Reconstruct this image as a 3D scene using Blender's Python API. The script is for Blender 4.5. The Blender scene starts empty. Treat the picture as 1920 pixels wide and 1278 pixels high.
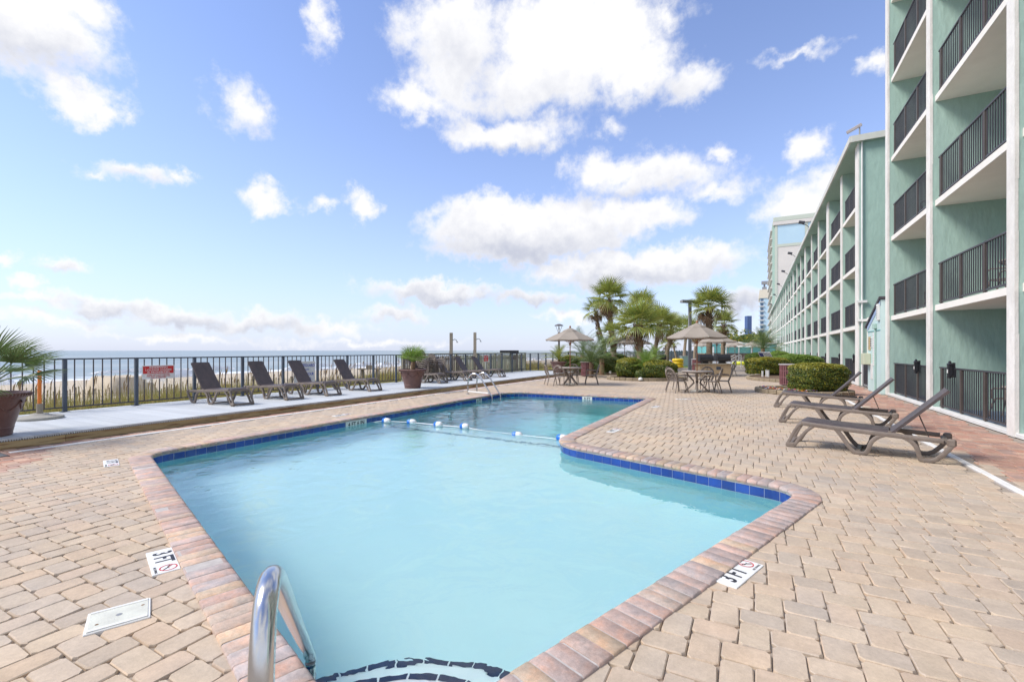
import bpy, math, random
import numpy as np
from mathutils import Vector, Matrix
from mathutils.geometry import tessellate_polygon
random.seed(7)
rng = np.random.default_rng(7)
PI = math.pi
scene = bpy.context.scene
COL = scene.collection
# ---------------------------------------------------------------- camera
# world frame: +Y runs along the hotel facade (away from the viewer), +X towards the hotel, -X the sea
TH = math.atan(452 / 853); CT, ST = math.cos(TH), math.sin(TH)
CAMH = 1.5
cd = bpy.data.cameras.new('camera'); cam = bpy.data.objects.new('camera', cd); COL.objects.link(cam)
cd.sensor_width = 36; cd.lens = 36 * 853 / 1920; cd.shift_y = 18 / 1920
cd.clip_start = 0.05; cd.clip_end = 60000
cam.location = (0, 0, CAMH); cam.rotation_euler = (PI / 2, 0, TH)
scene.camera = cam
def ray(px, d):
    """ground position at depth d metres along the view for a picture column"""
    xc = (px - 960) / 853 * d
    return xc * CT - d * ST, xc * ST + d * CT
# ---------------------------------------------------------------- view
scene.view_settings.view_transform = 'Standard'
scene.view_settings.look = 'None'
scene.view_settings.exposure = 1.12
scene.view_settings.gamma = 1
scene.view_settings.use_curve_mapping = False
# ---------------------------------------------------------------- sun
SUN_EL, SUN_AZ = math.radians(47), math.radians(-128)      # azimuth from +Y towards +X: over the sea, behind the viewer's left shoulder
sd = bpy.data.lights.new('sun', 'SUN'); sun = bpy.data.objects.new('sun', sd); COL.objects.link(sun)
sd.energy = 1.95; sd.angle = math.radians(22); sd.color = (1.0, 0.93, 0.83)
sdir = Vector((math.sin(SUN_AZ) * math.cos(SUN_EL), math.cos(SUN_AZ) * math.cos(SUN_EL), math.sin(SUN_EL)))
sun.rotation_euler = (-sdir).to_track_quat('-Z', 'Y').to_euler()
# ---------------------------------------------------------------- world: sky + clouds in direction space
world = bpy.data.worlds.new('World'); scene.world = world; world.use_nodes = True
wn, wl = world.node_tree.nodes, world.node_tree.links
wn.clear()
def N(nt, t, **kw):
    n = nt.nodes.new(t)
    for k, v in kw.items():
        if k.startswith('i_'):
            key = k[2:]; key = int(key) if key.isdigit() else key
            n.inputs[key].default_value = v
        else: setattr(n, k, v)
    return n
W = world.node_tree
def wm(op, a, b=None, c=None, clamp=False):
    n = W.nodes.new('ShaderNodeMath'); n.operation = op; n.use_clamp = clamp
    for i, v in enumerate((a, b, c)):
        if v is None: continue
        if isinstance(v, (int, float)): n.inputs[i].default_value = v
        else: W.links.new(v, n.inputs[i])
    return n.outputs[0]
def wv(op, a, b=None, out=0, sc=None):
    n = W.nodes.new('ShaderNodeVectorMath'); n.operation = op
    for i, v in enumerate((a, b)):
        if v is None: continue
        if isinstance(v, (tuple, list)): n.inputs[i].default_value = v
        else: W.links.new(v, n.inputs[i])
    if sc is not None: n.inputs['Scale'].default_value = sc
    return n.outputs[out]
sky = W.nodes.new('ShaderNodeTexSky'); sky.sky_type = 'NISHITA'; sky.sun_disc = False
sky.sun_elevation = SUN_EL; sky.sun_rotation = SUN_AZ
sky.air_density = 1.0; sky.dust_density = 0.1; sky.ozone_density = 2.5; sky.altitude = 0
tc = W.nodes.new('ShaderNodeTexCoord'); gen = tc.outputs['Generated']
sx = W.nodes.new('ShaderNodeSeparateXYZ'); W.links.new(gen, sx.inputs[0])
az = wm('ARCTAN2', sx.outputs[0], sx.outputs[1])
el = wm('ARCSINE', wm('MULTIPLY', sx.outputs[2], 1.0))
cb = W.nodes.new('ShaderNodeCombineXYZ'); W.links.new(az, cb.inputs[0]); W.links.new(el, cb.inputs[1])
def wnoise(vec, scale, detail, rough=.55, dist=0.0, col=False):
    n = W.nodes.new('ShaderNodeTexNoise'); n.inputs['Scale'].default_value = scale
    n.inputs['Detail'].default_value = detail; n.inputs['Roughness'].default_value = rough; n.inputs['Distortion'].default_value = dist
    W.links.new(vec, n.inputs['Vector']); return n.outputs[1 if col else 0]
d1 = wv('SCALE', wv('SUBTRACT', wnoise(gen, 7, 3, .6, col=True), (.5, .5, .5)), sc=.10)
d2 = wv('SCALE', wv('SUBTRACT', wnoise(gen, 26, 5, .62, col=True), (.5, .5, .5)), sc=.075)
P = wv('ADD', wv('ADD', cb.outputs[0], d1), wv('MULTIPLY', d2, (1, .8, 1)))
def blob(px, py, rx, ry):
    xc, zc = (px - 960) / 853, (657 - py) / 853
    a = math.atan(xc) - TH; h = math.hypot(xc, 1); e = math.atan2(zc, h)
    rx *= 1.1; ry *= 1.12
    return a, e, rx / 853 / (1 + xc * xc), ry / 853 * h / (h * h + zc * zc)
CL = [(940,462,150,34,1.3),(1060,455,120,32,1.2),(1150,515,150,22,1.1),(1270,505,110,22,1.0),(820,552,120,14,.9),(50,45,190,100,1.2),(135,0,100,50,1),(165,190,85,42,.9),(205,225,50,28,.8),(445,200,58,58,.75),(603,45,28,55,.6),(255,332,100,20,.62),(170,325,36,12,.5),
 (335,342,36,14,.6),(505,374,55,28,.85),(675,380,40,28,.85),(600,382,26,13,.45),(850,70,110,100,1.1),(840,150,85,75,.9),(1080,70,170,110,1.4),(1020,150,150,75,1.2),
 (1180,120,110,75,1.1),(1290,165,70,42,.85),(780,195,80,34,.75),(1240,35,70,28,.55),(960,252,120,36,1),(900,240,55,28,.9),(1230,335,150,42,.8),(1130,315,70,34,.8),(1330,362,80,26,.7),
 (1010,425,200,58,1.5),(1190,410,110,34,1),(900,430,105,42,1.2),(1200,498,200,36,1.3),(1060,500,90,24,.9),(820,542,150,19,.9),(990,556,90,16,.8),(1508,280,56,38,.95),(1355,273,34,22,.7),(1148,236,28,20,.45),
 (1490,390,90,52,.95),(1560,350,60,44,.9),(1640,112,44,24,.7),(1500,98,70,12,.42),(15,492,36,20,.8),(55,545,36,18,.85),(135,512,60,18,.7),(60,572,90,14,.75),(190,580,100,20,.85),
 (320,588,130,24,.9),(470,600,130,20,.85),(600,612,110,16,.75),(740,586,66,16,.75),(1385,560,70,26,.8),(90,612,120,12,.6),(320,632,160,9,.55),(700,640,220,7,.4),(1090,588,90,10,.5)]
acc = None
for px, py, rx, ry, s in CL:
    a, e, ra, re = blob(px, py, rx, ry)
    q = wv('MULTIPLY', wv('SUBTRACT', P, (a, e, 0)), (1 / ra, 1 / re, 0))
    L = wv('LENGTH', q, out=1)
    v = wm('MULTIPLY_ADD', L, -s, s)
    acc = v if acc is None else wm('SMOOTH_MAX', acc, v, .25)
# unseen cloud deck outside the view, cover thickened to add white fill light
inv = wm('DIVIDE', 1.0, wm('MAXIMUM', wm('ADD', sx.outputs[2], .12), .05))
dv = W.nodes.new('ShaderNodeVectorMath'); dv.operation = 'SCALE'; W.links.new(gen, dv.inputs[0]); W.links.new(inv, dv.inputs['Scale'])
rest = wm('MULTIPLY', wm('SUBTRACT', wnoise(dv.outputs[0], .9, 5, .6), .47), 5.0)
# where the picture does not reach
daz = wm('ABSOLUTE', wm('ADD', az, TH))
outm = wm('MAXIMUM', wm('MULTIPLY', wm('SUBTRACT', daz, .90), 8.0, clamp=True), wm('MULTIPLY', wm('SUBTRACT', el, .70), 8.0, clamp=True))
acc = wm('MAXIMUM', acc, wm('SUBTRACT', rest, wm('MULTIPLY', wm('SUBTRACT', 1.0, outm), 9.0)))
fb = wnoise(gen, 22, 7, .62)
fb2 = wnoise(gen, 60, 5, .6)
D = wm('ADD', acc, wm('ADD', wm('MULTIPLY', wm('SUBTRACT', fb, .5), 1.15), wm('MULTIPLY', wm('SUBTRACT', fb2, .5), .35)))
mr = N(W, 'ShaderNodeMapRange', interpolation_type='SMOOTHSTEP'); W.links.new(D, mr.inputs[0])
mr.inputs[1].default_value = -.12; mr.inputs[2].default_value = .60
alpha = mr.outputs[0]
# shaded undersides of the thicker clouds
SH = [(975,468,230,44,1.15),(1170,520,230,28,1.0),(880,450,90,40,.5),(1120,440,140,30,.4),(850,556,190,24,1.0),(1000,566,110,20,.9),(1385,572,110,34,1.1),(80,105,170,50,.75),(860,130,100,80,.5),(190,594,130,24,.8),(340,602,170,26,.9),(480,614,160,24,.9),(1180,368,170,30,.55),(960,282,120,22,.6),(1020,195,190,50,.45),(460,240,60,30,.4),(270,344,90,14,.4),(120,520,70,16,.6),(740,594,70,16,.7),(1240,190,110,40,.35)]
sacc = None
for px, py, rx, ry, s in SH:
    a, e, ra, re = blob(px, py, rx, ry)
    q = wv('MULTIPLY', wv('SUBTRACT', P, (a, e, 0)), (1 / ra, 1 / re, 0))
    v = wm('MULTIPLY_ADD', wv('LENGTH', q, out=1), -s, s)
    sacc = v if sacc is None else wm('MAXIMUM', sacc, v)
shade = wm('MULTIPLY', wm('MAXIMUM', wm('ADD', sacc, wm('MULTIPLY', wm('SUBTRACT', fb, .5), 1.3)), 0), .9, clamp=True)
cm = W.nodes.new('ShaderNodeMix'); cm.data_type = 'RGBA'; W.links.new(shade, cm.inputs[0])
cm.inputs[6].default_value = (.50, .50, .51, 1); cm.inputs[7].default_value = (.30, .315, .37, 1)
bg1 = N(W, 'ShaderNodeBackground', i_Strength=.100)
tint = W.nodes.new('ShaderNodeMix'); tint.data_type = 'RGBA'; tint.blend_type = 'MULTIPLY'; tint.inputs[0].default_value = 1
tint.inputs[7].default_value = (1.12, 1.02, 1.14, 1); W.links.new(sky.outputs[0], tint.inputs[6])
# pale sea haze low over the horizon, all the way round
hz = wm('POWER', 2.718, wm('MULTIPLY', wm('MAXIMUM', el, 0.0), -4.2))
hm = W.nodes.new('ShaderNodeMix'); hm.data_type = 'RGBA'; W.links.new(wm('MULTIPLY', hz, .85), hm.inputs[0]); W.links.new(tint.outputs[2], hm.inputs[6])
hm.inputs[7].default_value = (2.48, 3.02, 4.1, 1)
W.links.new(hm.outputs[2], bg1.inputs[0])
bg2 = N(W, 'ShaderNodeBackground', i_Strength=.94); W.links.new(cm.outputs[2], bg2.inputs[0])
ms = W.nodes.new('ShaderNodeMixShader'); W.links.new(alpha, ms.inputs[0]); W.links.new(bg1.outputs[0], ms.inputs[1]); W.links.new(bg2.outputs[0], ms.inputs[2])
wo = W.nodes.new('ShaderNodeOutputWorld'); W.links.new(ms.outputs[0], wo.inputs[0])
world.cycles.sampling_method = 'MANUAL'; world.cycles.sample_map_resolution = 1024
# ---------------------------------------------------------------- materials
def mat(name, c1, c2=None, scale=4, rough=.7, bump=0, bscale=None, metal=0, rnd=0, detail=4, spec=.5, hue=None, c3=None, stretch=None, bdist=.01, trans=0, coat=0, speck=0):
    m = bpy.data.materials.new(name); m.use_nodes = True; T = m.node_tree
    b = T.nodes['Principled BSDF']; b.inputs['Roughness'].default_value = rough; b.inputs['Metallic'].default_value = metal
    b.inputs['Specular IOR Level'].default_value = spec
    if coat: b.inputs['Coat Weight'].default_value = coat
    c = tuple(c1) + (1,)
    geo = T.nodes.new('ShaderNodeNewGeometry'); pos = geo.outputs['Position']
    if stretch:
        mp = N(T, 'ShaderNodeVectorMath', operation='MULTIPLY'); mp.inputs[1].default_value = stretch; T.links.new(pos, mp.inputs[0]); pos = mp.outputs[0]
    out = None
    if c2 is not None:
        n = N(T, 'ShaderNodeTexNoise'); n.inputs['Scale'].default_value = scale; n.inputs['Detail'].default_value = detail; n.inputs['Roughness'].default_value = .6
        T.links.new(pos, n.inputs['Vector'])
        r = N(T, 'ShaderNodeValToRGB'); r.color_ramp.elements[0].position = .32; r.color_ramp.elements[1].position = .68
        r.color_ramp.elements[0].color = c; r.color_ramp.elements[1].color = tuple(c2) + (1,)
        if c3: e = r.color_ramp.elements.new(.5); e.color = tuple(c3) + (1,)
        T.links.new(n.outputs[0], r.inputs[0]); out = r.outputs[0]
    else:
        rg = N(T, 'ShaderNodeRGB'); rg.outputs[0].default_value = c; out = rg.outputs[0]
    if speck:                                             # mottling inside each piece
        for sc_, am in ((.5, speck * .8), (7, speck), (38, speck * .8), (160, speck * .8)):
            n = N(T, 'ShaderNodeTexNoise'); n.inputs['Scale'].default_value = sc_; n.inputs['Detail'].default_value = 3; T.links.new(pos, n.inputs['Vector'])
            mr_ = N(T, 'ShaderNodeMapRange'); mr_.inputs[1].default_value = .3; mr_.inputs[2].default_value = .7; mr_.inputs[3].default_value = 1 - am; mr_.inputs[4].default_value = 1 + am; T.links.new(n.outputs[0], mr_.inputs[0])
            mxs = N(T, 'ShaderNodeMix', data_type='RGBA', blend_type='MULTIPLY'); mxs.inputs[0].default_value = 1; T.links.new(out, mxs.inputs[6]); T.links.new(mr_.outputs[0], mxs.inputs[7]); out = mxs.outputs[2]
    if rnd or hue:
        oi = T.nodes.new('ShaderNodeObjectInfo'); ad = N(T, 'ShaderNodeMath', operation='ADD')
        T.links.new(geo.outputs['Random Per Island'], ad.inputs[0]); T.links.new(oi.outputs['Random'], ad.inputs[1])
        fr = N(T, 'ShaderNodeMath', operation='FRACT'); T.links.new(ad.outputs[0], fr.inputs[0])
        if hue:                                           # per-piece palette
            r2 = N(T, 'ShaderNodeValToRGB'); r2.color_ramp.interpolation = 'LINEAR'
            el_ = r2.color_ramp.elements
            while len(el_) < len(hue): el_.new(.5)
            for i, hc in enumerate(hue): el_[i].position = i / (len(hue) - 1); el_[i].color = tuple(hc) + (1,)
            T.links.new(fr.outputs[0], r2.inputs[0])
            mx = N(T, 'ShaderNodeMix', data_type='RGBA', blend_type='MULTIPLY'); mx.inputs[0].default_value = 1
            T.links.new(out, mx.inputs[6]); T.links.new(r2.outputs[0], mx.inputs[7]); out = mx.outputs[2]
        if rnd:
            w2 = N(T, 'ShaderNodeTexWhiteNoise', noise_dimensions='1D'); T.links.new(fr.outputs[0], w2.inputs['W'])
            mrg = N(T, 'ShaderNodeMapRange'); mrg.inputs[3].default_value = 1 - rnd; mrg.inputs[4].default_value = 1 + rnd * .6
            T.links.new(w2.outputs[0], mrg.inputs[0])
            hv = N(T, 'ShaderNodeHueSaturation'); T.links.new(mrg.outputs[0], hv.inputs['Value']); T.links.new(out, hv.inputs['Color']); out = hv.outputs[0]
    T.links.new(out, b.inputs['Base Color'])
    if bump:
        n = N(T, 'ShaderNodeTexNoise'); n.inputs['Scale'].default_value = bscale or scale * 4; n.inputs['Detail'].default_value = 5
        T.links.new(pos, n.inputs['Vector'])
        bp = N(T, 'ShaderNodeBump'); bp.inputs['Strength'].default_value = bump; bp.inputs['Distance'].default_value = bdist
        T.links.new(n.outputs[0], bp.inputs['Height']); T.links.new(bp.outputs[0], b.inputs['Normal'])
    if trans:                                             # thin leaves let light through
        tr = N(T, 'ShaderNodeBsdfTranslucent'); T.links.new(out, tr.inputs[0]); mx = N(T, 'ShaderNodeMixShader'); mx.inputs[0].default_value = trans
        o = T.nodes['Material Output']; T.links.new(b.outputs[0], mx.inputs[1]); T.links.new(tr.outputs[0], mx.inputs[2]); T.links.new(mx.outputs[0], o.inputs[0])
    return m
M = {}
M['paver'] = mat('paver_concrete', (.53,.427,.312), (.45,.385,.315), scale=.9, rough=.8, bump=.5, bscale=70, hue=[(1,1,1),(1.04,.96,.89),(.92,.93,.96),(1.03,1,.95),(.97,.95,.94),(.88,.88,.90),(1.03,.95,.90)], rnd=.08, speck=.085, bdist=.003)
M['red_paver'] = mat('red_paver_concrete', (.45,.30,.235), (.37,.235,.185), scale=1.3, rough=.85, bump=.5, bscale=70, hue=[(1,1,1),(1.15,.9,.8),(.8,.85,.9),(1.25,1.3,1.2),(.95,.8,.75)], rnd=.14, speck=.12, bdist=.003)
M['joint'] = mat('joint_sand', (.27,.225,.18), (.36,.31,.26), scale=9, rough=.95)
M['coping'] = mat('coping_brick', (.54,.375,.29), (.38,.33,.30), scale=11, rough=.75, bump=.5, bscale=60, c3=(.46,.37,.32), hue=[(1.05,.92,.88),(.92,.95,1.02),(1.12,1.04,.84),(.98,.9,.9),(.86,.9,.98),(1.06,.9,.85),(.95,.92,.95)], rnd=.12, speck=.14, bdist=.004, stretch=(1,1,1))
M['mortar'] = mat('mortar', (.50,.47,.44), (.40,.37,.35), scale=20, rough=.95)
M['wall_plaster'] = mat('shaded_wall_plaster', (.28,.58,.61), (.24,.53,.57), scale=1.5, rough=.8)  # underwater shade and wall reflection put into a darker teal than the floor
M['plaster'] = mat('pool_plaster', (.87,.90,.89), (.84,.88,.87), scale=1.2, rough=.8)
M['blue_tile'] = mat('blue_glazed_tile', (.012,.05,.27), (.018,.075,.36), scale=6, rough=.12, rnd=.25, spec=.6)
M['navy_tile'] = mat('navy_step_tile', (.012,.02,.06), (.03,.04,.09), scale=20, rough=.3)
M['line_tile'] = mat('floor_line_tile', (.16,.24,.28), (.22,.30,.34), scale=20, rough=.5)
M['grout'] = mat('grout', (.60,.64,.68), (.5,.55,.62), scale=20, rough=.9)
M['white'] = mat('white_paint', (.74,.74,.72), (.66,.66,.63), scale=3, rough=.6)
M['white_line'] = mat('white_drain_strip', (.80,.79,.76), (.70,.69,.66), scale=9, rough=.6)
M['tag'] = mat('white_marker_tile', (.78,.78,.76), (.66,.66,.63), scale=14, rough=.4)
M['black'] = mat('black_ink', (.02,.02,.022), rough=.5)
M['red_ink'] = mat('red_ink', (.55,.03,.03), rough=.5)
M['blue_ink'] = mat('blue_ink', (.02,.07,.45), rough=.5)
M['stucco'] = mat('teal_stucco', (.35,.49,.43), (.325,.465,.405), scale=.8, rough=.85, bump=.9, bscale=9, bdist=.02, stretch=(1,1,.3), speck=.045)
M['stucco_pale'] = mat('pale_cyan_panel', (.52,.66,.64), (.48,.62,.60), scale=1.5, rough=.6)
M['stucco_white'] = mat('white_stucco', (.76,.74,.70), (.66,.64,.59), scale=2.5, rough=.85, bump=.7, bscale=26, bdist=.008, speck=.06, stretch=(1,1,.5))
M['soffit'] = mat('soffit_white', (.80,.77,.71), (.74,.71,.65), scale=1.4, rough=.9)
M['rail'] = mat('dark_rail_metal', (.035,.036,.045), (.055,.055,.065), scale=4, rough=.45)
M['rail_brown'] = mat('brown_rail_post', (.055,.045,.04), (.075,.06,.052), scale=6, rough=.6)
M['fence'] = mat('fence_blue_grey_metal', (.055,.07,.095), (.08,.10,.135), scale=3, rough=.4)
M['fence_bar'] = mat('fence_bar_metal', (.05,.045,.055), (.07,.06,.065), scale=6, rough=.5)
M['deck'] = mat('composite_deck', (.52,.55,.57), (.46,.49,.515), scale=3, rough=.7, rnd=.10, bump=.3, bscale=30, stretch=(.25,3,1), bdist=.003)
M['wood'] = mat('treated_timber', (.50,.37,.19), (.17,.075,.025), scale=3.4, rough=.8, rnd=.2, bump=.5, bscale=12, stretch=(4,.5,6), bdist=.004, c3=(.48,.37,.20))
M['grey_wood'] = mat('weathered_timber', (.42,.37,.29), (.30,.26,.20), scale=3, rough=.9, rnd=.2, stretch=(3,3,.6))
M['green_wood'] = mat('algae_green_timber', (.40,.47,.34), (.52,.49,.36), scale=2.2, rough=.9, rnd=.15, stretch=(2,2,.5))
M['resin'] = mat('taupe_resin', (.15,.12,.098), (.21,.172,.145), scale=5, rough=.5, speck=.08, bump=.15, bscale=90, bdist=.001)
M['sling'] = mat('brown_sling_fabric', (.058,.046,.046), (.09,.066,.062), scale=9, rough=.5, bump=.5, bscale=300, bdist=.002, stretch=(1,1,1))
M['chrome'] = mat('brushed_stainless', (.62,.62,.62), (.55,.55,.55), scale=30, rough=.2, metal=1)
M['pot'] = mat('brown_pot', (.13,.065,.055), (.17,.09,.075), scale=5, rough=.45, bump=.3, bscale=30, bdist=.003)
M['soil'] = mat('soil', (.07,.05,.035), (.13,.10,.07), scale=20, rough=1)
M['leaf'] = mat('palm_leaf', (.26,.33,.09), (.38,.42,.13), scale=4, rough=.45, rnd=.35, trans=.3, hue=[(1,1,1),(1.25,1.1,.8),(.75,.9,.8),(1.5,1.3,.9)])
M['leaf_dark'] = mat('dark_palm_leaf', (.12,.19,.065), (.18,.25,.085), scale=4, rough=.4, rnd=.3, trans=.2)
M['leaf_bright'] = mat('bright_fern_leaf', (.20,.33,.06), (.28,.40,.09), scale=4, rough=.5, rnd=.3, trans=.35)
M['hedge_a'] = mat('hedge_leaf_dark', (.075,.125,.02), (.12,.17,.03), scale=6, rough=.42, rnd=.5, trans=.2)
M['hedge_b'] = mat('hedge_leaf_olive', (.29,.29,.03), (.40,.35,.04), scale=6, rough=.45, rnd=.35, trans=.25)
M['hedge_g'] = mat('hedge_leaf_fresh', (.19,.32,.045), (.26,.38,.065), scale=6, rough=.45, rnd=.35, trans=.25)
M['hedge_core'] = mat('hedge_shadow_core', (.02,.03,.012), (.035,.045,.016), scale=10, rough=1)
M['trunk'] = mat('palm_trunk', (.34,.27,.19), (.16,.12,.085), scale=7, rough=.95, bump=.8, bscale=20, bdist=.03, stretch=(1,1,3))
M['boot'] = mat('palm_boot', (.17,.10,.06), (.30,.21,.13), scale=9, rough=.95, rnd=.4)
M['block'] = mat('planter_block', (.33,.27,.18), (.25,.20,.14), scale=6, rough=.95, rnd=.2, bump=.5, bscale=30)
M['mulch'] = mat('mulch', (.12,.075,.045), (.18,.12,.075), scale=24, rough=1)
M['canopy'] = mat('taupe_canvas', (.36,.315,.265), (.32,.28,.235), scale=2, rough=.85, trans=.12)
M['pole_wood'] = mat('umbrella_pole_wood', (.36,.15,.07), (.28,.12,.06), scale=9, rough=.5)
M['orange'] = mat('orange_pole', (.75,.20,.025), (.65,.17,.02), scale=9, rough=.45)
M['concrete'] = mat('concrete', (.40,.385,.34), (.33,.315,.28), scale=9, rough=.9, bump=.3, bscale=50)
M['tabletop'] = mat('table_top', (.42,.36,.31), (.36,.31,.27), scale=8, rough=.4)
M['maroon'] = mat('maroon_slat', (.15,.055,.06), (.19,.075,.08), scale=7, rough=.5)
M['grey_cap'] = mat('grey_lid', (.42,.38,.38), rough=.5)
M['grill'] = mat('black_grill', (.018,.019,.022), (.03,.03,.035), scale=5, rough=.35)
M['grill_lid'] = mat('grill_lid', (.07,.08,.10), rough=.3, metal=.6)
M['stone'] = mat('tan_counter', (.52,.40,.25), (.44,.33,.20), scale=7, rough=.85)
M['sand'] = mat('beach_sand', (.52,.45,.35), (.44,.375,.285), scale=.25, rough=1, bump=.5, bscale=3, bdist=.1)
M['dune'] = mat('dune_ground', (.30,.25,.13), (.42,.36,.25), scale=1.5, rough=1)
M['land'] = mat('pale_concrete_ground', (.50,.46,.42), (.42,.385,.35), scale=.4, rough=.95)
M['lawn'] = mat('lawn', (.12,.20,.04), (.17,.25,.05), scale=8, rough=1, bump=.5, bscale=60)
M['grass'] = mat('dune_grass', (.36,.31,.11), (.48,.40,.18), scale=2, rough=.8, rnd=.45, trans=.25, hue=[(1,1,1),(.62,.85,.6),(1.25,1.1,.95),(.8,.95,.6)])
M['oat'] = mat('sea_oat_head', (.36,.24,.12), rough=.9)
M['glass_dark'] = mat('dark_window_glass', (.03,.04,.05), (.05,.06,.07), scale=1, rough=.08, spec=.7)
M['glass_blue'] = mat('blue_window_glass', (.07,.12,.20), (.10,.16,.25), scale=.5, rough=.15)
M['yellow'] = mat('yellow_vinyl', (.80,.58,.02), rough=.35)
M['lime'] = mat('lime_vinyl', (.62,.66,.05), rough=.5)
M['red_plastic'] = mat('red_plastic', (.55,.03,.03), rough=.4)
M['navy'] = mat('navy_fabric', (.02,.03,.15), rough=.6)
M['roof_white'] = mat('white_fabric_roof', (.74,.73,.69), rough=.7)
M['teal_dark'] = mat('teal_board', (.12,.36,.36), (.16,.42,.40), scale=3, rough=.7)
M['tower_white'] = mat('tower_white', (.60,.575,.54), (.55,.53,.50), scale=.2, rough=.85)
M['tower_blue'] = mat('tower_pale_blue', (.42,.58,.68), (.38,.54,.65), scale=.2, rough=.85)
M['tower_olive'] = mat('tower_olive_band', (.46,.51,.44), rough=.85)
M['tower_navy'] = mat('tower_navy', (.045,.09,.22), (.06,.11,.26), scale=.2, rough=.5)
M['tower_cream'] = mat('tower_cream', (.60,.56,.46), rough=.85)
M['picket'] = mat('bleached_picket', (.48,.41,.31), (.36,.30,.22), scale=9, rough=.95, rnd=.2)
M['lamp_metal'] = mat('lamp_post_metal', (.10,.085,.09), rough=.5)
M['pole_metal'] = mat('grey_pole_metal', (.24,.25,.26), rough=.5)
M['roof_trim'] = mat('white_roof_trim', (.62,.62,.57), (.55,.55,.50), scale=1, rough=.6)
M['float_blue'] = mat('blue_float', (.015,.17,.62), rough=.3)
M['float_white'] = mat('white_float', (.80,.80,.80), rough=.3)
M['lid'] = mat('skimmer_lid', (.68,.69,.60), (.56,.56,.49), scale=9, rough=.5, bump=.8, bscale=120, bdist=.004)
M['fl_orange'] = mat('pansy_orange', (.75,.22,.02), rough=.6)
M['fl_white'] = mat('pansy_white', (.78,.76,.78), rough=.6)
M['fl_purple'] = mat('pansy_purple', (.12,.03,.22), rough=.6)
M['fl_red'] = mat('pansy_red', (.45,.03,.06), rough=.6)
M['brass_sign'] = mat('tan_sign', (.50,.38,.20), rough=.6)
M['meter_box'] = mat('meter_box_beige', (.50,.52,.38), rough=.6)
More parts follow.
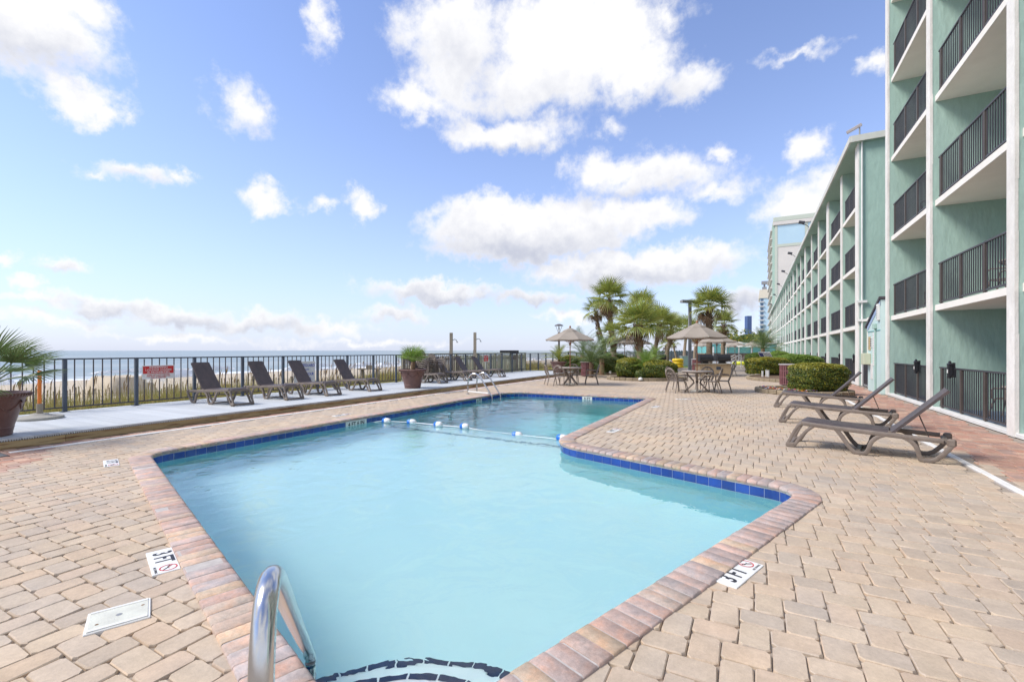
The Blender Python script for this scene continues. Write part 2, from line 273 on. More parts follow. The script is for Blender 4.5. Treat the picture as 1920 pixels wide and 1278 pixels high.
# ---------------------------------------------------------------- mesh helpers
class MB:
    def __init__(s): s.v = []; s.f = []; s.mi = []
    def add(s, vs, fs, mi=0):
        o = len(s.v); s.v += [tuple(p) for p in vs]; s.f += [tuple(i + o for i in f) for f in fs]; s.mi += [mi] * len(fs); return s
    def box(s, x0, x1, y0, y1, z0, z1, bev=0, T=None, mi=0):
        if bev <= 0:
            vs = [(x, y, z) for z in (z0, z1) for y in (y0, y1) for x in (x0, x1)]
            fs = [(0, 2, 3, 1), (4, 5, 7, 6), (0, 1, 5, 4), (2, 6, 7, 3), (0, 4, 6, 2), (1, 3, 7, 5)]
        else:
            b = bev; vs = []; idx = {}
            X = ((x0, x0 + b), (x1, x1 - b)); Y = ((y0, y0 + b), (y1, y1 - b)); Z = ((z0, z0 + b), (z1, z1 - b))
            for i in (0, 1):
                for j in (0, 1):
                    for k in (0, 1):
                        for a in range(3):
                            idx[i, j, k, a] = len(vs)
                            vs.append((X[i][0 if a == 0 else 1], Y[j][0 if a == 1 else 1], Z[k][0 if a == 2 else 1]))
            fs = []
            for a in range(3):
                o = [q for q in range(3) if q != a]
                for side in (0, 1):
                    r = []
                    for p, q in ((0, 0), (1, 0), (1, 1), (0, 1)):
                        t = [0, 0, 0]; t[a] = side; t[o[0]] = p; t[o[1]] = q; r.append(idx[t[0], t[1], t[2], a])
                    flip = (side == 0) ^ (a == 1)
                    fs.append(tuple(reversed(r)) if flip else tuple(r))
            for a in range(3):
                o = [q for q in range(3) if q != a]
                for p in (0, 1):
                    for q in (0, 1):
                        t0 = [0, 0, 0]; t0[o[0]] = p; t0[o[1]] = q; t1 = list(t0); t1[a] = 1
                        fs.append((idx[t0[0], t0[1], t0[2], o[0]], idx[t1[0], t1[1], t1[2], o[0]], idx[t1[0], t1[1], t1[2], o[1]], idx[t0[0], t0[1], t0[2], o[1]]))
            for i in (0, 1):
                for j in (0, 1):
                    for k in (0, 1): fs.append((idx[i, j, k, 0], idx[i, j, k, 1], idx[i, j, k, 2]))
        if T is not None: vs = [tuple(T @ Vector(p)) for p in vs]
        return s.add(vs, fs, mi)
    def tube(s, pts, r, n=8, cap=True, sec=None, up=(0, 0, 1), mi=0):
        """swept tube; sec = section [(a,b)] in the (side,up) frame, else circle; r scalar or list"""
        pts = [Vector(p) for p in pts]; m = len(pts); rr = r if isinstance(r, (list, tuple)) else [r] * m
        sec = sec or [(math.cos(2 * PI * k / n), math.sin(2 * PI * k / n)) for k in range(n)]; n = len(sec)
        vs = []; u0 = Vector(up)
        for i, p in enumerate(pts):
            t = (pts[min(i + 1, m - 1)] - pts[max(i - 1, 0)]); t.normalize()
            side = t.cross(u0)
            if side.length < 1e-3: side = t.cross(Vector((1, 0, .01)))
            side.normalize(); upv = side.cross(t)
            k = 1.0
            if 0 < i < m - 1:
                c = (pts[i] - pts[i - 1]).normalized().dot((pts[i + 1] - pts[i]).normalized()); k = 1 / max(.5, math.sqrt((1 + c) / 2))
            vs += [p + side * (a * rr[i]) + upv * (b * rr[i] * k) for a, b in sec]
        fs = [(i * n + k, i * n + (k + 1) % n, (i + 1) * n + (k + 1) % n, (i + 1) * n + k) for i in range(m - 1) for k in range(n)]
        if cap: fs += [tuple(range(n))[::-1], tuple(range((m - 1) * n, m * n))]
        return s.add(vs, fs, mi)
    def lathe(s, prof, n=24, c=(0, 0, 0), mi=0, cap=False):
        vs = [(c[0] + r * math.cos(2 * PI * k / n), c[1] + r * math.sin(2 * PI * k / n), c[2] + z) for r, z in prof for k in range(n)]
        fs = [(i * n + k, i * n + (k + 1) % n, (i + 1) * n + (k + 1) % n, (i + 1) * n + k) for i in range(len(prof) - 1) for k in range(n)]
        if cap: fs += [tuple(range(n))[::-1], tuple(range((len(prof) - 1) * n, len(prof) * n))]
        return s.add(vs, fs, mi)
    def prism(s, poly, z0, z1, mi=0):
        n = len(poly); vs = [(x, y, z0) for x, y in poly] + [(x, y, z1) for x, y in poly]
        fs = [(i, (i + 1) % n, n + (i + 1) % n, n + i) for i in range(n)]
        tri = tessellate_polygon([[Vector((x, y, 0)) for x, y in poly]])
        for a, b, c in tri:
            fs.append((n + a, n + b, n + c)); fs.append((c, b, a))
        return s.add(vs, fs, mi)
    def mesh(s, name, mats, smooth=None):
        me = bpy.data.meshes.new(name); me.from_pydata(s.v, [], s.f)
        for m_ in (mats if isinstance(mats, (list, tuple)) else [mats]): me.materials.append(m_)
        if any(s.mi): me.polygons.foreach_set('material_index', s.mi)
        if smooth:
            me.polygons.foreach_set('use_smooth', [True] * len(me.polygons)); me.update()
            me.set_sharp_from_angle(angle=math.radians(smooth))
        me.update(); return me
    def build(s, name, mats, parent=None, smooth=None, **kw):
        return link(name, s.mesh(name, mats, smooth), parent, **kw)
def link(name, data, parent=None, loc=None, rot=None, label=None, cat=None, group=None, kind=None, scale=None):
    o = bpy.data.objects.new(name, data); COL.objects.link(o)
    if parent: o.parent = parent
    if loc is not None: o.location = loc
    if rot is not None: o.rotation_euler = rot if isinstance(rot, (tuple, list)) else (0, 0, rot)
    if scale is not None: o.scale = scale if isinstance(scale, (tuple, list)) else (scale,) * 3
    tag(o, label, cat, group, kind); return o
def tag(o, label=None, cat=None, group=None, kind=None):
    for k, v in (('label', label), ('category', cat), ('group', group), ('kind', kind)):
        if v: o[k] = v
    return o
def thing(name, label, cat, loc=(0, 0, 0), rot=0, group=None, scale=None):
    return link(name, None, None, loc, rot, label, cat, group, None, scale)
KIDS = {}
def kids(o): return [c for c in bpy.data.objects if c.parent == o]
def dup(root, loc, rot=0, label=None, group=None, scale=None, tree=None):
    tree = tree or snap(root)
    r = root.copy(); COL.objects.link(r); r.location = loc; r.rotation_euler = rot if isinstance(rot, (tuple, list)) else (0, 0, rot)
    if label: r['label'] = label
    if group: r['group'] = group
    if scale is not None: r.scale = scale if isinstance(scale, (tuple, list)) else (scale,) * 3
    for ch, gs in tree:
        c = ch.copy(); COL.objects.link(c); c.parent = r
        for g in gs:
            d = g.copy(); COL.objects.link(d); d.parent = c
    return r
SNAP = {}
def snap(root):
    if root.name not in SNAP: SNAP[root.name] = [(c, kids(c)) for c in kids(root)]
    return SNAP[root.name]
def text(name, body, size, loc, rot, m, parent, ext=.0015, sx=1.0, bold=0.0):
    cu = bpy.data.curves.new(name, 'FONT'); cu.body = body; cu.size = size; cu.extrude = ext; cu.align_x = 'CENTER'; cu.align_y = 'CENTER'; cu.offset = bold; cu.resolution_u = 3
    t = bpy.data.objects.new(name, cu); COL.objects.link(t)
    bpy.context.view_layer.update()
    me = bpy.data.meshes.new_from_object(t.evaluated_get(bpy.context.evaluated_depsgraph_get()))
    bpy.data.objects.remove(t); bpy.data.curves.remove(cu)
    me.materials.clear(); me.materials.append(m)
    o = link(name, me, parent, loc, rot); o.scale = (sx, 1, 1); return o
def rect_sec(w, t): return [(-w, -t * .7), (-w * .8, -t), (w * .8, -t), (w, -t * .7), (w, t * .7), (w * .8, t), (-w * .8, t), (-w, t * .7)]
# ================================================================ POOL OUTLINE
def fillet(V):
    out = []; n = len(V)
    for i in range(n):
        p0, p, p1 = Vector(V[i - 1][:2]), Vector(V[i][:2]), Vector(V[(i + 1) % n][:2]); r = V[i][2]
        a = (p0 - p).normalized(); b = (p1 - p).normalized(); ang = a.angle(b); d = r / math.tan(ang / 2)
        c = p + (a + b).normalized() * (r / math.sin(ang / 2)); s = p + a * d; e = p + b * d
        t0 = math.atan2(s.y - c.y, s.x - c.x); t1 = math.atan2(e.y - c.y, e.x - c.x); dt = (t1 - t0 + PI) % (2 * PI) - PI
        k = max(3, int(abs(dt) * r / .05) + 3)
        out += [(c.x + r * math.cos(t0 + dt * q / k), c.y + r * math.sin(t0 + dt * q / k)) for q in range(k + 1)]
    return out
PV = [(-1.235, 1.235, .22), (.45, 5.72, .28), (-2.92, 6.83, .75), (-2.92, 14.62, .12), (-7.8, 14.62, .9), (-7.72, 3.36, .4)]
def resample(P, step):
    P = [Vector(p) for p in P]; Q = P + [P[0]]
    L = [0]
    for a, b in zip(Q, Q[1:]): L.append(L[-1] + (b - a).length)
    n = round(L[-1] / step); out = []; j = 0
    for i in range(n):
        t = L[-1] * i / n
        while L[j + 1] < t: j += 1
        out.append(Q[j].lerp(Q[j + 1], (t - L[j]) / max(1e-9, L[j + 1] - L[j])))
    return out
def normals(P):
    n = len(P); R = []
    for i in range(n):
        t = (P[(i + 1) % n] - P[i - 1]).normalized(); R.append(Vector((t.y, -t.x)))
    return R
OUT = resample(fillet(PV), .06)
NRM = normals(OUT)
def offs(d): return [(p.x + q.x * d, p.y + q.y * d) for p, q in zip(OUT, NRM)]
# ================================================================ PATIO (ground base with the pool hole, pavers as parts)
def sheet(name, outer, hole, z, m, kind='structure', parent=None, **kw):
    loops = [[Vector((x, y, 0)) for x, y in outer]] + ([[Vector((x, y, 0)) for x, y in hole]] if hole else [])
    pts = [p for l in loops for p in l]; tri = tessellate_polygon(loops)
    mb = MB(); vs = [(p.x, p.y, z) for p in pts]; fs = []
    for a, b, c in tri:
        if (pts[b] - pts[a]).cross(pts[c] - pts[a]).z < 0: a, b, c = a, c, b
        fs.append((a, b, c))
    mb.add(vs, fs); return mb.build(name, m, parent, kind=kind, **kw)
hole = offs(.12)
patio = sheet('patio', [(-13.4, -6), (4.2, -6), (4.2, 62), (-13.4, 62)], hole, -.016, M['joint'])
sheet('ground', [(-13.6, -60), (500, -60), (500, 3000), (-13.6, 3000)], offs(.14), -.05, M['land'])
# a tumbled paver: rounded outline, 3 rings
def paver_arrays(w, l, g=.0022, c=.019):
    def ring(ins, z, cc):
        a, b = w / 2 - ins, l / 2 - ins; cc = min(cc, a, b)
        return [(a, -b + cc, z), (a, b - cc, z), (a - cc, b, z), (-a + cc, b, z), (-a, b - cc, z), (-a, -b + cc, z), (-a + cc, -b, z), (a - cc, -b, z)]
    v = ring(g, -.022, c) + ring(g + .001, -.0055, c) + ring(g + .0062, 0, c * .8)
    f = [tuple(range(16, 24))] + [(r * 8 + k, r * 8 + (k + 1) % 8, r * 8 + 8 + (k + 1) % 8, r * 8 + 8 + k) for r in (0, 1) for k in range(8)]
    return np.array(v), f
u = .075
PVV, PF = paver_arrays(2 * u, 3 * u)
cells = []
for i in range(-260, 260):
    for j in range(-260, 260):
        ox, oy = (2 * i + 3 * j) * u - .218, (-2 * i + 3 * j) * u + 2.752
        if -10.2 < ox < 4.1 and -1.6 < oy < 31.5:
            cells.append((ox + u, oy + 1.5 * u, 0)); cells.append((ox + 1.5 * u, oy + 4 * u, 1))
cells = np.array(cells)
poly = np.array(offs(.15))
def inside(P, poly):
    x, y = P[:, 0], P[:, 1]; c = np.zeros(len(P), bool); n = len(poly)
    for i in range(n):
        x0, y0 = poly[i - 1]; x1, y1 = poly[i]
        if y0 == y1: continue
        k = ((y0 > y) != (y1 > y)) & (x < (x1 - x0) * (y - y0) / (y1 - y0) + x0); c ^= k
    return c
LIDC = Vector((-3.16, 1.23))
keep = ~inside(cells[:, :2], poly)
keep &= (cells[:, 0] > -10.0) & (cells[:, 0] < 3.9)
keep &= ~((np.abs(cells[:, 0] - 2.52) < .09)) & ~((np.abs(cells[:, 0] + 9.65) < .09) & (cells[:, 1] > 2.45))
cx, cy = cells[:, 0], cells[:, 1]
dep = -cx * ST + cy * CT; lat = cx * CT + cy * ST
keep &= (dep > .4)
scr = lat / np.maximum(dep, .1) * 853 + 960
keep &= (scr > -260) & (scr < 2250)
lr = (cx - LIDC.x) * .95 + (cy - LIDC.y) * -.31; lu = (cx - LIDC.x) * .31 + (cy - LIDC.y) * .95
keep &= ~((np.abs(lr) < .10) & (np.abs(lu) < .10))
cells = cells[keep]; cx, cy = cells[:, 0], cells[:, 1]; dep = -cx * ST + cy * CT; lat = cx * CT + cy * ST; scr = lat / dep * 853 + 960; vis = (scr > -30) & (scr < 1950) & (657 + CAMH * 853 / dep < 1330)
red = (cx > 2.72) | ((cx < -9.72)) | (((cx + 10.3) ** 2 + cy ** 2) < 2.95 ** 2)
order = np.argsort(np.where(vis, dep, 1e3)); near = np.zeros(len(cells), bool); near[order[:290]] = True
jit = rng.normal(0, 1, (len(cells), 5))
def paver_bulk(mask, name, m):
    C = cells[mask]; J = jit[mask]; n = len(C)
    if not n: return
    V = np.repeat(PVV[None], n, 0)
    h = C[:, 2] == 1
    V[h] = np.stack([V[h][..., 1], V[h][..., 0], V[h][..., 2]], -1)
    ang = J[:, 0:1] * .008; X = V[..., 0] * np.cos(ang) - V[..., 1] * np.sin(ang); Y = V[..., 0] * np.sin(ang) + V[..., 1] * np.cos(ang)
    Z = V[..., 2] + J[:, 1:2] * .0009 + X * J[:, 2:3] * .006 + Y * J[:, 3:4] * .006
    V = np.stack([X + C[:, 0:1], Y + C[:, 1:2], Z], -1).reshape(-1, 3)
    me = bpy.data.meshes.new(name)
    sizes = np.array([len(f) for f in PF]); loops = np.concatenate([np.array(f) for f in PF])
    hl = []                                                  # mirrored (swapped) pavers need reversed winding
    rev = np.concatenate([np.array(f[::-1]) for f in PF])
    allv = np.where(h[:, None], rev[None], loops[None]) + (np.arange(n) * 24)[:, None]
    me.vertices.add(n * 24); me.vertices.foreach_set('co', V.ravel())
    me.loops.add(allv.size); me.loops.foreach_set('vertex_index', allv.ravel())
    ls = np.tile(sizes, n); st = np.concatenate([[0], np.cumsum(ls)[:-1]])
    me.polygons.add(len(ls)); me.polygons.foreach_set('loop_start', st); me.polygons.foreach_set('loop_total', ls)
    me.polygons.foreach_set('use_smooth', np.ones(len(ls), bool))
    me.update(calc_edges=True); me.validate(); me.set_sharp_from_angle(angle=math.radians(32)); me.materials.append(m)
    return link(name, me, patio, kind='stuff')
paver_bulk(~near & ~red, 'paver_field', M['paver'])
paver_bulk(~near & red, 'red_paver_field', M['red_paver'])
pm = []
for k in range(4):
    mb = MB(); vv = PVV.copy(); vv[16:, 2] += rng.normal(0, .0012, 8); w_ = rng.normal(0, .0016, (8, 2)); vv[:, :2] += np.tile(w_, (3, 1)) + rng.normal(0, .0006, (24, 2)); mb.add(vv, PF); me = mb.mesh('paver', M['paver'], 32); pm.append(me)
    me2 = me.copy(); me2.materials[0] = M['red_paver']; pm.append(me2)
for i in np.where(near)[0]:
    o = link('paver', pm[random.randrange(4) * 2 + int(red[i])], patio, (cx[i], cy[i], jit[i, 1] * .0012), (jit[i, 2] * .007, jit[i, 3] * .007, jit[i, 0] * .01 + (PI / 2 if cells[i, 2] else 0)))
# ================================================================ COPING
coping = thing('pool_coping', None, None); coping['kind'] = 'structure'
mb = MB(); n = len(OUT)
prof = [(.251, -.03), (.251, .008), (.24, .0135), (.03, .0135), (.008, .0), (.008, -.045), (.02, -.05)]
A = []
for d, z in prof: A += [(x, y, z) for x, y in offs(d)]
mb.add(A, [(r * n + k, (r + 1) * n + k, (r + 1) * n + (k + 1) % n, r * n + (k + 1) % n) for r in range(len(prof) - 1) for k in range(n)])
link('mortar_bed', mb.mesh('mortar_bed', M['mortar']), coping)
BR = resample(fillet(PV), .1135); nb = len(BR)
full = resample(fillet(PV), .1135 / 4); nf = normals(full); n4 = len(full)
def rim(t, d):
    t = t % 1 * n4; i = int(t); f = t - i; p = full[i].lerp(full[(i + 1) % n4], f); q = nf[i].lerp(nf[(i + 1) % n4], f); return p + q * d
bricks = []
for i in range(nb):
    c = rim((i + .5) / nb, .13); bricks.append((-c.x * ST + c.y * CT, i))
bricks.sort(); stuff = MB()
bp = [(.254, -.02), (.253, .010), (.246, .0165), (.03, .0175), (.008, .013), (-.006, -.003), (-.004, -.022), (.012, -.040), (.02, -.044)]
for rank, (dd, i) in enumerate(bricks):
    g = .0042 / .1135 / nb * 1.0; t0, t1 = i / nb + g * .9, (i + 1) / nb - g * .9
    tilt = random.gauss(0, .0016); mb = MB() if rank < 298 else stuff
    vs = []; cc = rim((i + .5) / nb, .16) if rank < 298 else Vector((0, 0))
    inset = .035 / nb
    for r, (d, z) in enumerate(bp):
        for t, dz in ((t0, -.0028), (t0 + inset, 0), (t1 - inset, 0), (t1, -.0028)):
            p = rim(t, d + (.002 if dz else 0) * (1 if r > 3 else 0)) - cc; vs.append((p.x, p.y, z + dz * (1 if 0 < r < 8 else 0) + tilt))
    fs = [(r * 4 + k, (r + 1) * 4 + k, (r + 1) * 4 + k + 1, r * 4 + k + 1) for r in range(len(bp) - 1) for k in range(3)]
    m_ = len(bp); fs += [tuple(r * 4 for r in range(m_))[::-1], tuple(r * 4 + 3 for r in range(m_))]
    mb.add(vs, fs)
    if rank < 298: mb.build('brick', M['coping'], coping, smooth=50, loc=(cc.x, cc.y, 0))
if stuff.v: stuff.build('far_bricks', M['coping'], coping, smooth=50, kind='stuff')
# ================================================================ POOL SHELL
pool = thing('swimming_pool', None, None); pool['kind'] = 'structure'
ZW = -.135
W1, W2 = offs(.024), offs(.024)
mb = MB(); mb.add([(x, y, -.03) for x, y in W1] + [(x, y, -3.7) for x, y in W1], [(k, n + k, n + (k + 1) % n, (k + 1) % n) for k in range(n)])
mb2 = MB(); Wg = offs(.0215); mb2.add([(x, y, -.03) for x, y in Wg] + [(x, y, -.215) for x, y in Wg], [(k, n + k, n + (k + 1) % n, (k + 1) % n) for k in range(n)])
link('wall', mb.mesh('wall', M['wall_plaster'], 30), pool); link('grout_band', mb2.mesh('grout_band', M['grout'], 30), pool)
def depth(y):
    if y < 8.3: return -1.02 - .02 * y
    t = min(1, (y - 8.3) / 3.4); return -1.19 - 2.1 * t * t * (3 - 2 * t)
mb = MB(); xs = np.linspace(-8.6, 1.2, 24); ys = np.linspace(.6, 15.4, 60)
mb.add([(x, y, depth(y)) for y in ys for x in xs], [(j * 24 + i, j * 24 + i + 1, (j + 1) * 24 + i + 1, (j + 1) * 24 + i) for j in range(59) for i in range(23)])
link('floor', mb.mesh('floor', M['plaster'], 60), pool)
nt = round(sum((OUT[i] - OUT[i - 1]).length for i in range(n)) / .156)
for i in range(nt):
    t0, t1 = (i + .022) / nt, (i + .978) / nt; tm = (t0 + t1) / 2; c = rim(tm, .019)
    mb = MB(); vs = []
    for t in (t0, tm, t1):
        for z in (-.036, -.19): p = rim(t, .0165); vs.append((p.x - c.x, p.y - c.y, z))
    for t in (t0, tm, t1):
        for z in (-.036, -.19): p = rim(t, .023); vs.append((p.x - c.x, p.y - c.y, z))
    mb.add(vs, [(0, 2, 3, 1), (2, 4, 5, 3), (0, 6, 8, 2), (2, 8, 10, 4), (1, 3, 9, 7), (3, 5, 11, 9), (0, 1, 7, 6), (4, 10, 11, 5)])
    mb.build('tile', M['blue_tile'], pool, loc=(c.x, c.y, 0))
SC = Vector((-1.235, 1.235)); a0, a1 = math.radians(25), math.radians(205)
for r, zt in ((1.10, -.58), (.78, -.32)):
    k = 40; poly_ = [(SC.x + r * math.cos(2 * PI * q / k), SC.y + r * math.sin(2 * PI * q / k)) for q in range(k)]
    mb = MB(); mb.prism(poly_, -1.5, zt); mb.build('step', M['plaster'], pool)
    kk = int(PI * r / .16)
    for q in range(kk):
        t0 = a0 + (a1 - a0) * (q + .035) / kk; t1 = a0 + (a1 - a0) * (q + .965) / kk; mb = MB(); vs = []
        for t in (t0, (t0 + t1) / 2, t1):
            for rr, z in ((r - .042, zt + .004), (r + .004, zt + .004), (r + .004, zt - .03)): vs.append((SC.x + rr * math.cos(t), SC.y + rr * math.sin(t), z))
        mb.add(vs, [(0, 1, 4, 3), (3, 4, 7, 6), (1, 2, 5, 4), (4, 5, 8, 7)]); mb.build('step_tile', M['navy_tile'], pool)
# dark break line across the pool floor under the float rope
for q in range(30):
    x0 = -7.7 + q * .165; mb = MB(); y0 = 8.25; x1 = x0 + .155
    mb.add([(x0, y0, depth(y0) + .006), (x1, y0, depth(y0) + .006), (x1, y0 + .14, depth(y0 + .14) + .006), (x0, y0 + .14, depth(y0 + .14) + .006)], [(0, 1, 2, 3)]); mb.build('floor_tile', M['line_tile'], pool)
# ---- water: one closed body, clear with slight absorption
wm_ = bpy.data.materials.new('pool_water'); wm_.use_nodes = True; T = wm_.node_tree; T.nodes.clear()
gl = N(T, 'ShaderNodeBsdfGlass'); gl.inputs['IOR'].default_value = 1.31; gl.inputs['Roughness'].default_value = 0.0; gl.inputs['Color'].default_value = (1, 1, 1, 1)
ge = T.nodes.new('ShaderNodeNewGeometry')
sc1 = N(T, 'ShaderNodeVectorMath', operation='MULTIPLY'); sc1.inputs[1].default_value = (1.0, 1.0, 1); T.links.new(ge.outputs['Position'], sc1.inputs[0])
n1 = N(T, 'ShaderNodeTexNoise'); n1.inputs['Scale'].default_value = 2.6; n1.inputs['Detail'].default_value = 3; n1.inputs['Distortion'].default_value = .6; T.links.new(sc1.outputs[0], n1.inputs['Vector'])
n2 = N(T, 'ShaderNodeTexNoise'); n2.inputs['Scale'].default_value = 11; n2.inputs['Detail'].default_value = 2; T.links.new(sc1.outputs[0], n2.inputs['Vector'])
b1 = N(T, 'ShaderNodeBump'); b1.inputs['Strength'].default_value = .5; b1.inputs['Distance'].default_value = .04; T.links.new(n1.outputs[0], b1.inputs['Height'])
b2 = N(T, 'ShaderNodeBump'); b2.inputs['Strength'].default_value = .15; b2.inputs['Distance'].default_value = .006; T.links.new(n2.outputs[0], b2.inputs['Height']); T.links.new(b1.outputs[0], b2.inputs['Normal'])
T.links.new(b2.outputs[0], gl.inputs['Normal'])
va = N(T, 'ShaderNodeVolumeAbsorption'); va.inputs['Color'].default_value = (.03, .83, .90, 1); va.inputs['Density'].default_value = .21
o = N(T, 'ShaderNodeOutputMaterial'); T.links.new(gl.outputs[0], o.inputs[0]); T.links.new(va.outputs[0], o.inputs[1])
mb = MB(); mb.prism(offs(.03)[::2], -3.6, ZW); mb.build('pool_water', wm_, None, kind='structure')
# ================================================================ WHITE DRAIN STRIPS
mb = MB(); y = -1.0
for x0, x1, ya, yb in ((2.47, 2.55, -1, 29), (-9.70, -9.60, 2.45, 26.5)):
    t = thing('trench_drain_strip', ('white plastic drain strip set in the pavers beside the red walkway' if x0 > 0 else 'white plastic drain strip in the pavers along the raised deck'), 'drain strip', ((x0 + x1) / 2, ya, 0))
    mb = MB(); L = yb - ya; k = 0
    while k * 1.2 < L: mb.box(-(x1 - x0) / 2, (x1 - x0) / 2, k * 1.2, min(L, k * 1.2 + 1.197), -.02, .009, .003); k += 1
    mb.build('strip', M['white_line'], t)
    mb = MB()
    mb.box(-(x1 - x0) / 2 - .012, -(x1 - x0) / 2 - .002, 0, L, -.02, -.004); mb.build('edge_channel', M['mortar'], t)
mb = MB(); mb.box(-10.02, -9.36, 2.14, 2.38, -.02, .004)
t = thing('drain_grate', 'dark grey drain grate at the near end of the white strip beside the deck', 'drain grate'); mb.build('frame', M['rail'], t)
for k in range(11):
    mb = MB(); mb.box(-10.0 + k * .058, -9.965 + k * .058, 2.16, 2.36, .004, .010); mb.build('slat', M['pole_metal'], t)
# ================================================================ DECK
DZ = .16
deck = thing('raised_deck', None, None); deck['kind'] = 'structure'
mb = MB(); mb.box(-13.5, -10.1, -2.2, 27.8, -.04, .115); mb.build('deck_frame', M['grey_wood'], deck)
prof = []; nt_ = 5; bw = .1395
mbd = MB(); x0, x1 = -13.48, -10.045
sect = [(0, .045), (bw, .045)]; pts2 = []
for q in range(nt_):
    a = bw - q * bw / nt_; pts2 += [(a, 0), (a - bw / nt_ * .5, 0), (a - bw / nt_ * .5, .018), (a - bw / nt_, .018)]
sect = [(0, .042), (0.003, .045), (bw - .003, .045), (bw, .042)] + pts2
ns = len(sect); vs = [(x, y, z) for x in (x0, x1) for y, z in sect]
mbd.add(vs, [(k, (k + 1) % ns, ns + (k + 1) % ns, ns + k) for k in range(ns)]); tri = tessellate_polygon([[Vector((y, z, 0)) for y, z in sect]])
for a, b, c in tri: mbd.f += [(a, b, c), (ns + c, ns + b, ns + a)]; mbd.mi += [0, 0]
dm = mbd.mesh('deck_board', M['deck'])
yb = -2.2
while yb < 27.7: link('deck_board', dm, deck, (0, yb, .115)); yb += .1435
yb = -2.2
while yb < 27.7:
    L = min(random.choice((2.4, 3.05, 1.8)), 27.8 - yb); mb = MB(); mb.box(-10.098, -10.062, yb, yb + L - .004, -.01, .112, .003); mb.build('fascia_board', M['wood'], deck); yb += L
# ================================================================ BEACH, SEA
def hgt(x, y):
    d = -13.5 - x
    if d < 10: return -.55 + .12 * math.sin(y * .7 + x) * min(1, d / 2) + .10 * math.sin(x * 1.3 + y * .31)
    if d < 30: return -.55 - 1.4 * ((d - 10) / 20)
    return max(-3.6, -1.95 - 1.6 * (d - 30) / 62)
mb = MB(); xs = [-13.45, -14, -15, -16, -17, -18.5, -20, -22, -24, -27, -31, -36, -42, -50, -60, -72, -86, -100, -120]; ys = [-60 + 2.2 * k for k in range(110)] + [190 + 40 * k for k in range(90)]
mb.add([(x, y, hgt(x, y)) for y in ys for x in xs], [(j * 19 + i + 1, j * 19 + i, (j + 1) * 19 + i, (j + 1) * 19 + i + 1) for j in range(len(ys) - 1) for i in range(18)])
mb.build('beach', M['sand'], None, smooth=60, kind='structure')
sm = bpy.data.materials.new('sea_water'); sm.use_nodes = True; T = sm.node_tree; b = T.nodes['Principled BSDF']
b.inputs['Roughness'].default_value = .35; b.inputs['IOR'].default_value = 1.33
ge = T.nodes.new('ShaderNodeNewGeometry'); sp = T.nodes.new('ShaderNodeSeparateXYZ'); T.links.new(ge.outputs['Position'], sp.inputs[0])
st_ = N(T, 'ShaderNodeVectorMath', operation='MULTIPLY'); st_.inputs[1].default_value = (.10, .018, 1); T.links.new(ge.outputs['Position'], st_.inputs[0])
nz = N(T, 'ShaderNodeTexNoise'); nz.inputs['Scale'].default_value = 1; nz.inputs['Detail'].default_value = 7; nz.inputs['Distortion'].default_value = .9; T.links.new(st_.outputs[0], nz.inputs['Vector'])
# surf: bands parallel to the shore, strongest close in
xs_ = N(T, 'ShaderNodeMath', operation='ADD', i_1=95.0); T.links.new(sp.outputs[0], xs_.inputs[0])
fall = N(T, 'ShaderNodeMapRange'); fall.inputs[1].default_value = -62; fall.inputs[2].default_value = 0; fall.inputs[3].default_value = -.30; fall.inputs[4].default_value = .17; T.links.new(xs_.outputs[0], fall.inputs[0])
ad = N(T, 'ShaderNodeMath', operation='ADD'); T.links.new(nz.outputs[0], ad.inputs[0]); T.links.new(fall.outputs[0], ad.inputs[1])
fr_ = N(T, 'ShaderNodeMapRange'); fr_.inputs[1].default_value = .53; fr_.inputs[2].default_value = .60; T.links.new(ad.outputs[0], fr_.inputs[0])
st2 = N(T, 'ShaderNodeVectorMath', operation='MULTIPLY'); st2.inputs[1].default_value = (.02, .006, 1); T.links.new(ge.outputs['Position'], st2.inputs[0])
nn = N(T, 'ShaderNodeTexNoise'); nn.inputs['Scale'].default_value = 1; nn.inputs['Detail'].default_value = 5; T.links.new(st2.outputs[0], nn.inputs['Vector'])
cr = N(T, 'ShaderNodeValToRGB'); cr.color_ramp.elements[0].color = (.20, .26, .265, 1); cr.color_ramp.elements[1].color = (.32, .355, .34, 1); cr.color_ramp.elements[0].position = .35; cr.color_ramp.elements[1].position = .65; T.links.new(nn.outputs[0], cr.inputs[0])
mx = N(T, 'ShaderNodeMix', data_type='RGBA'); mx.inputs[7].default_value = (.78, .80, .82, 1); T.links.new(fr_.outputs[0], mx.inputs[0]); T.links.new(cr.outputs[0], mx.inputs[6]); T.links.new(mx.outputs[2], b.inputs['Base Color'])
bp_ = N(T, 'ShaderNodeBump'); bp_.inputs['Strength'].default_value = .8; bp_.inputs['Distance'].default_value = .6; T.links.new(nz.outputs[0], bp_.inputs['Height']); T.links.new(bp_.outputs[0], b.inputs['Normal'])
mb = MB(); mb.add([(-84, -1500, -3.35), (-30000, -30000, -3.35), (-30000, 40000, -3.35), (-84, 40000, -3.35)], [(0, 3, 2, 1)]); mb.build('sea', sm, None, kind='structure')
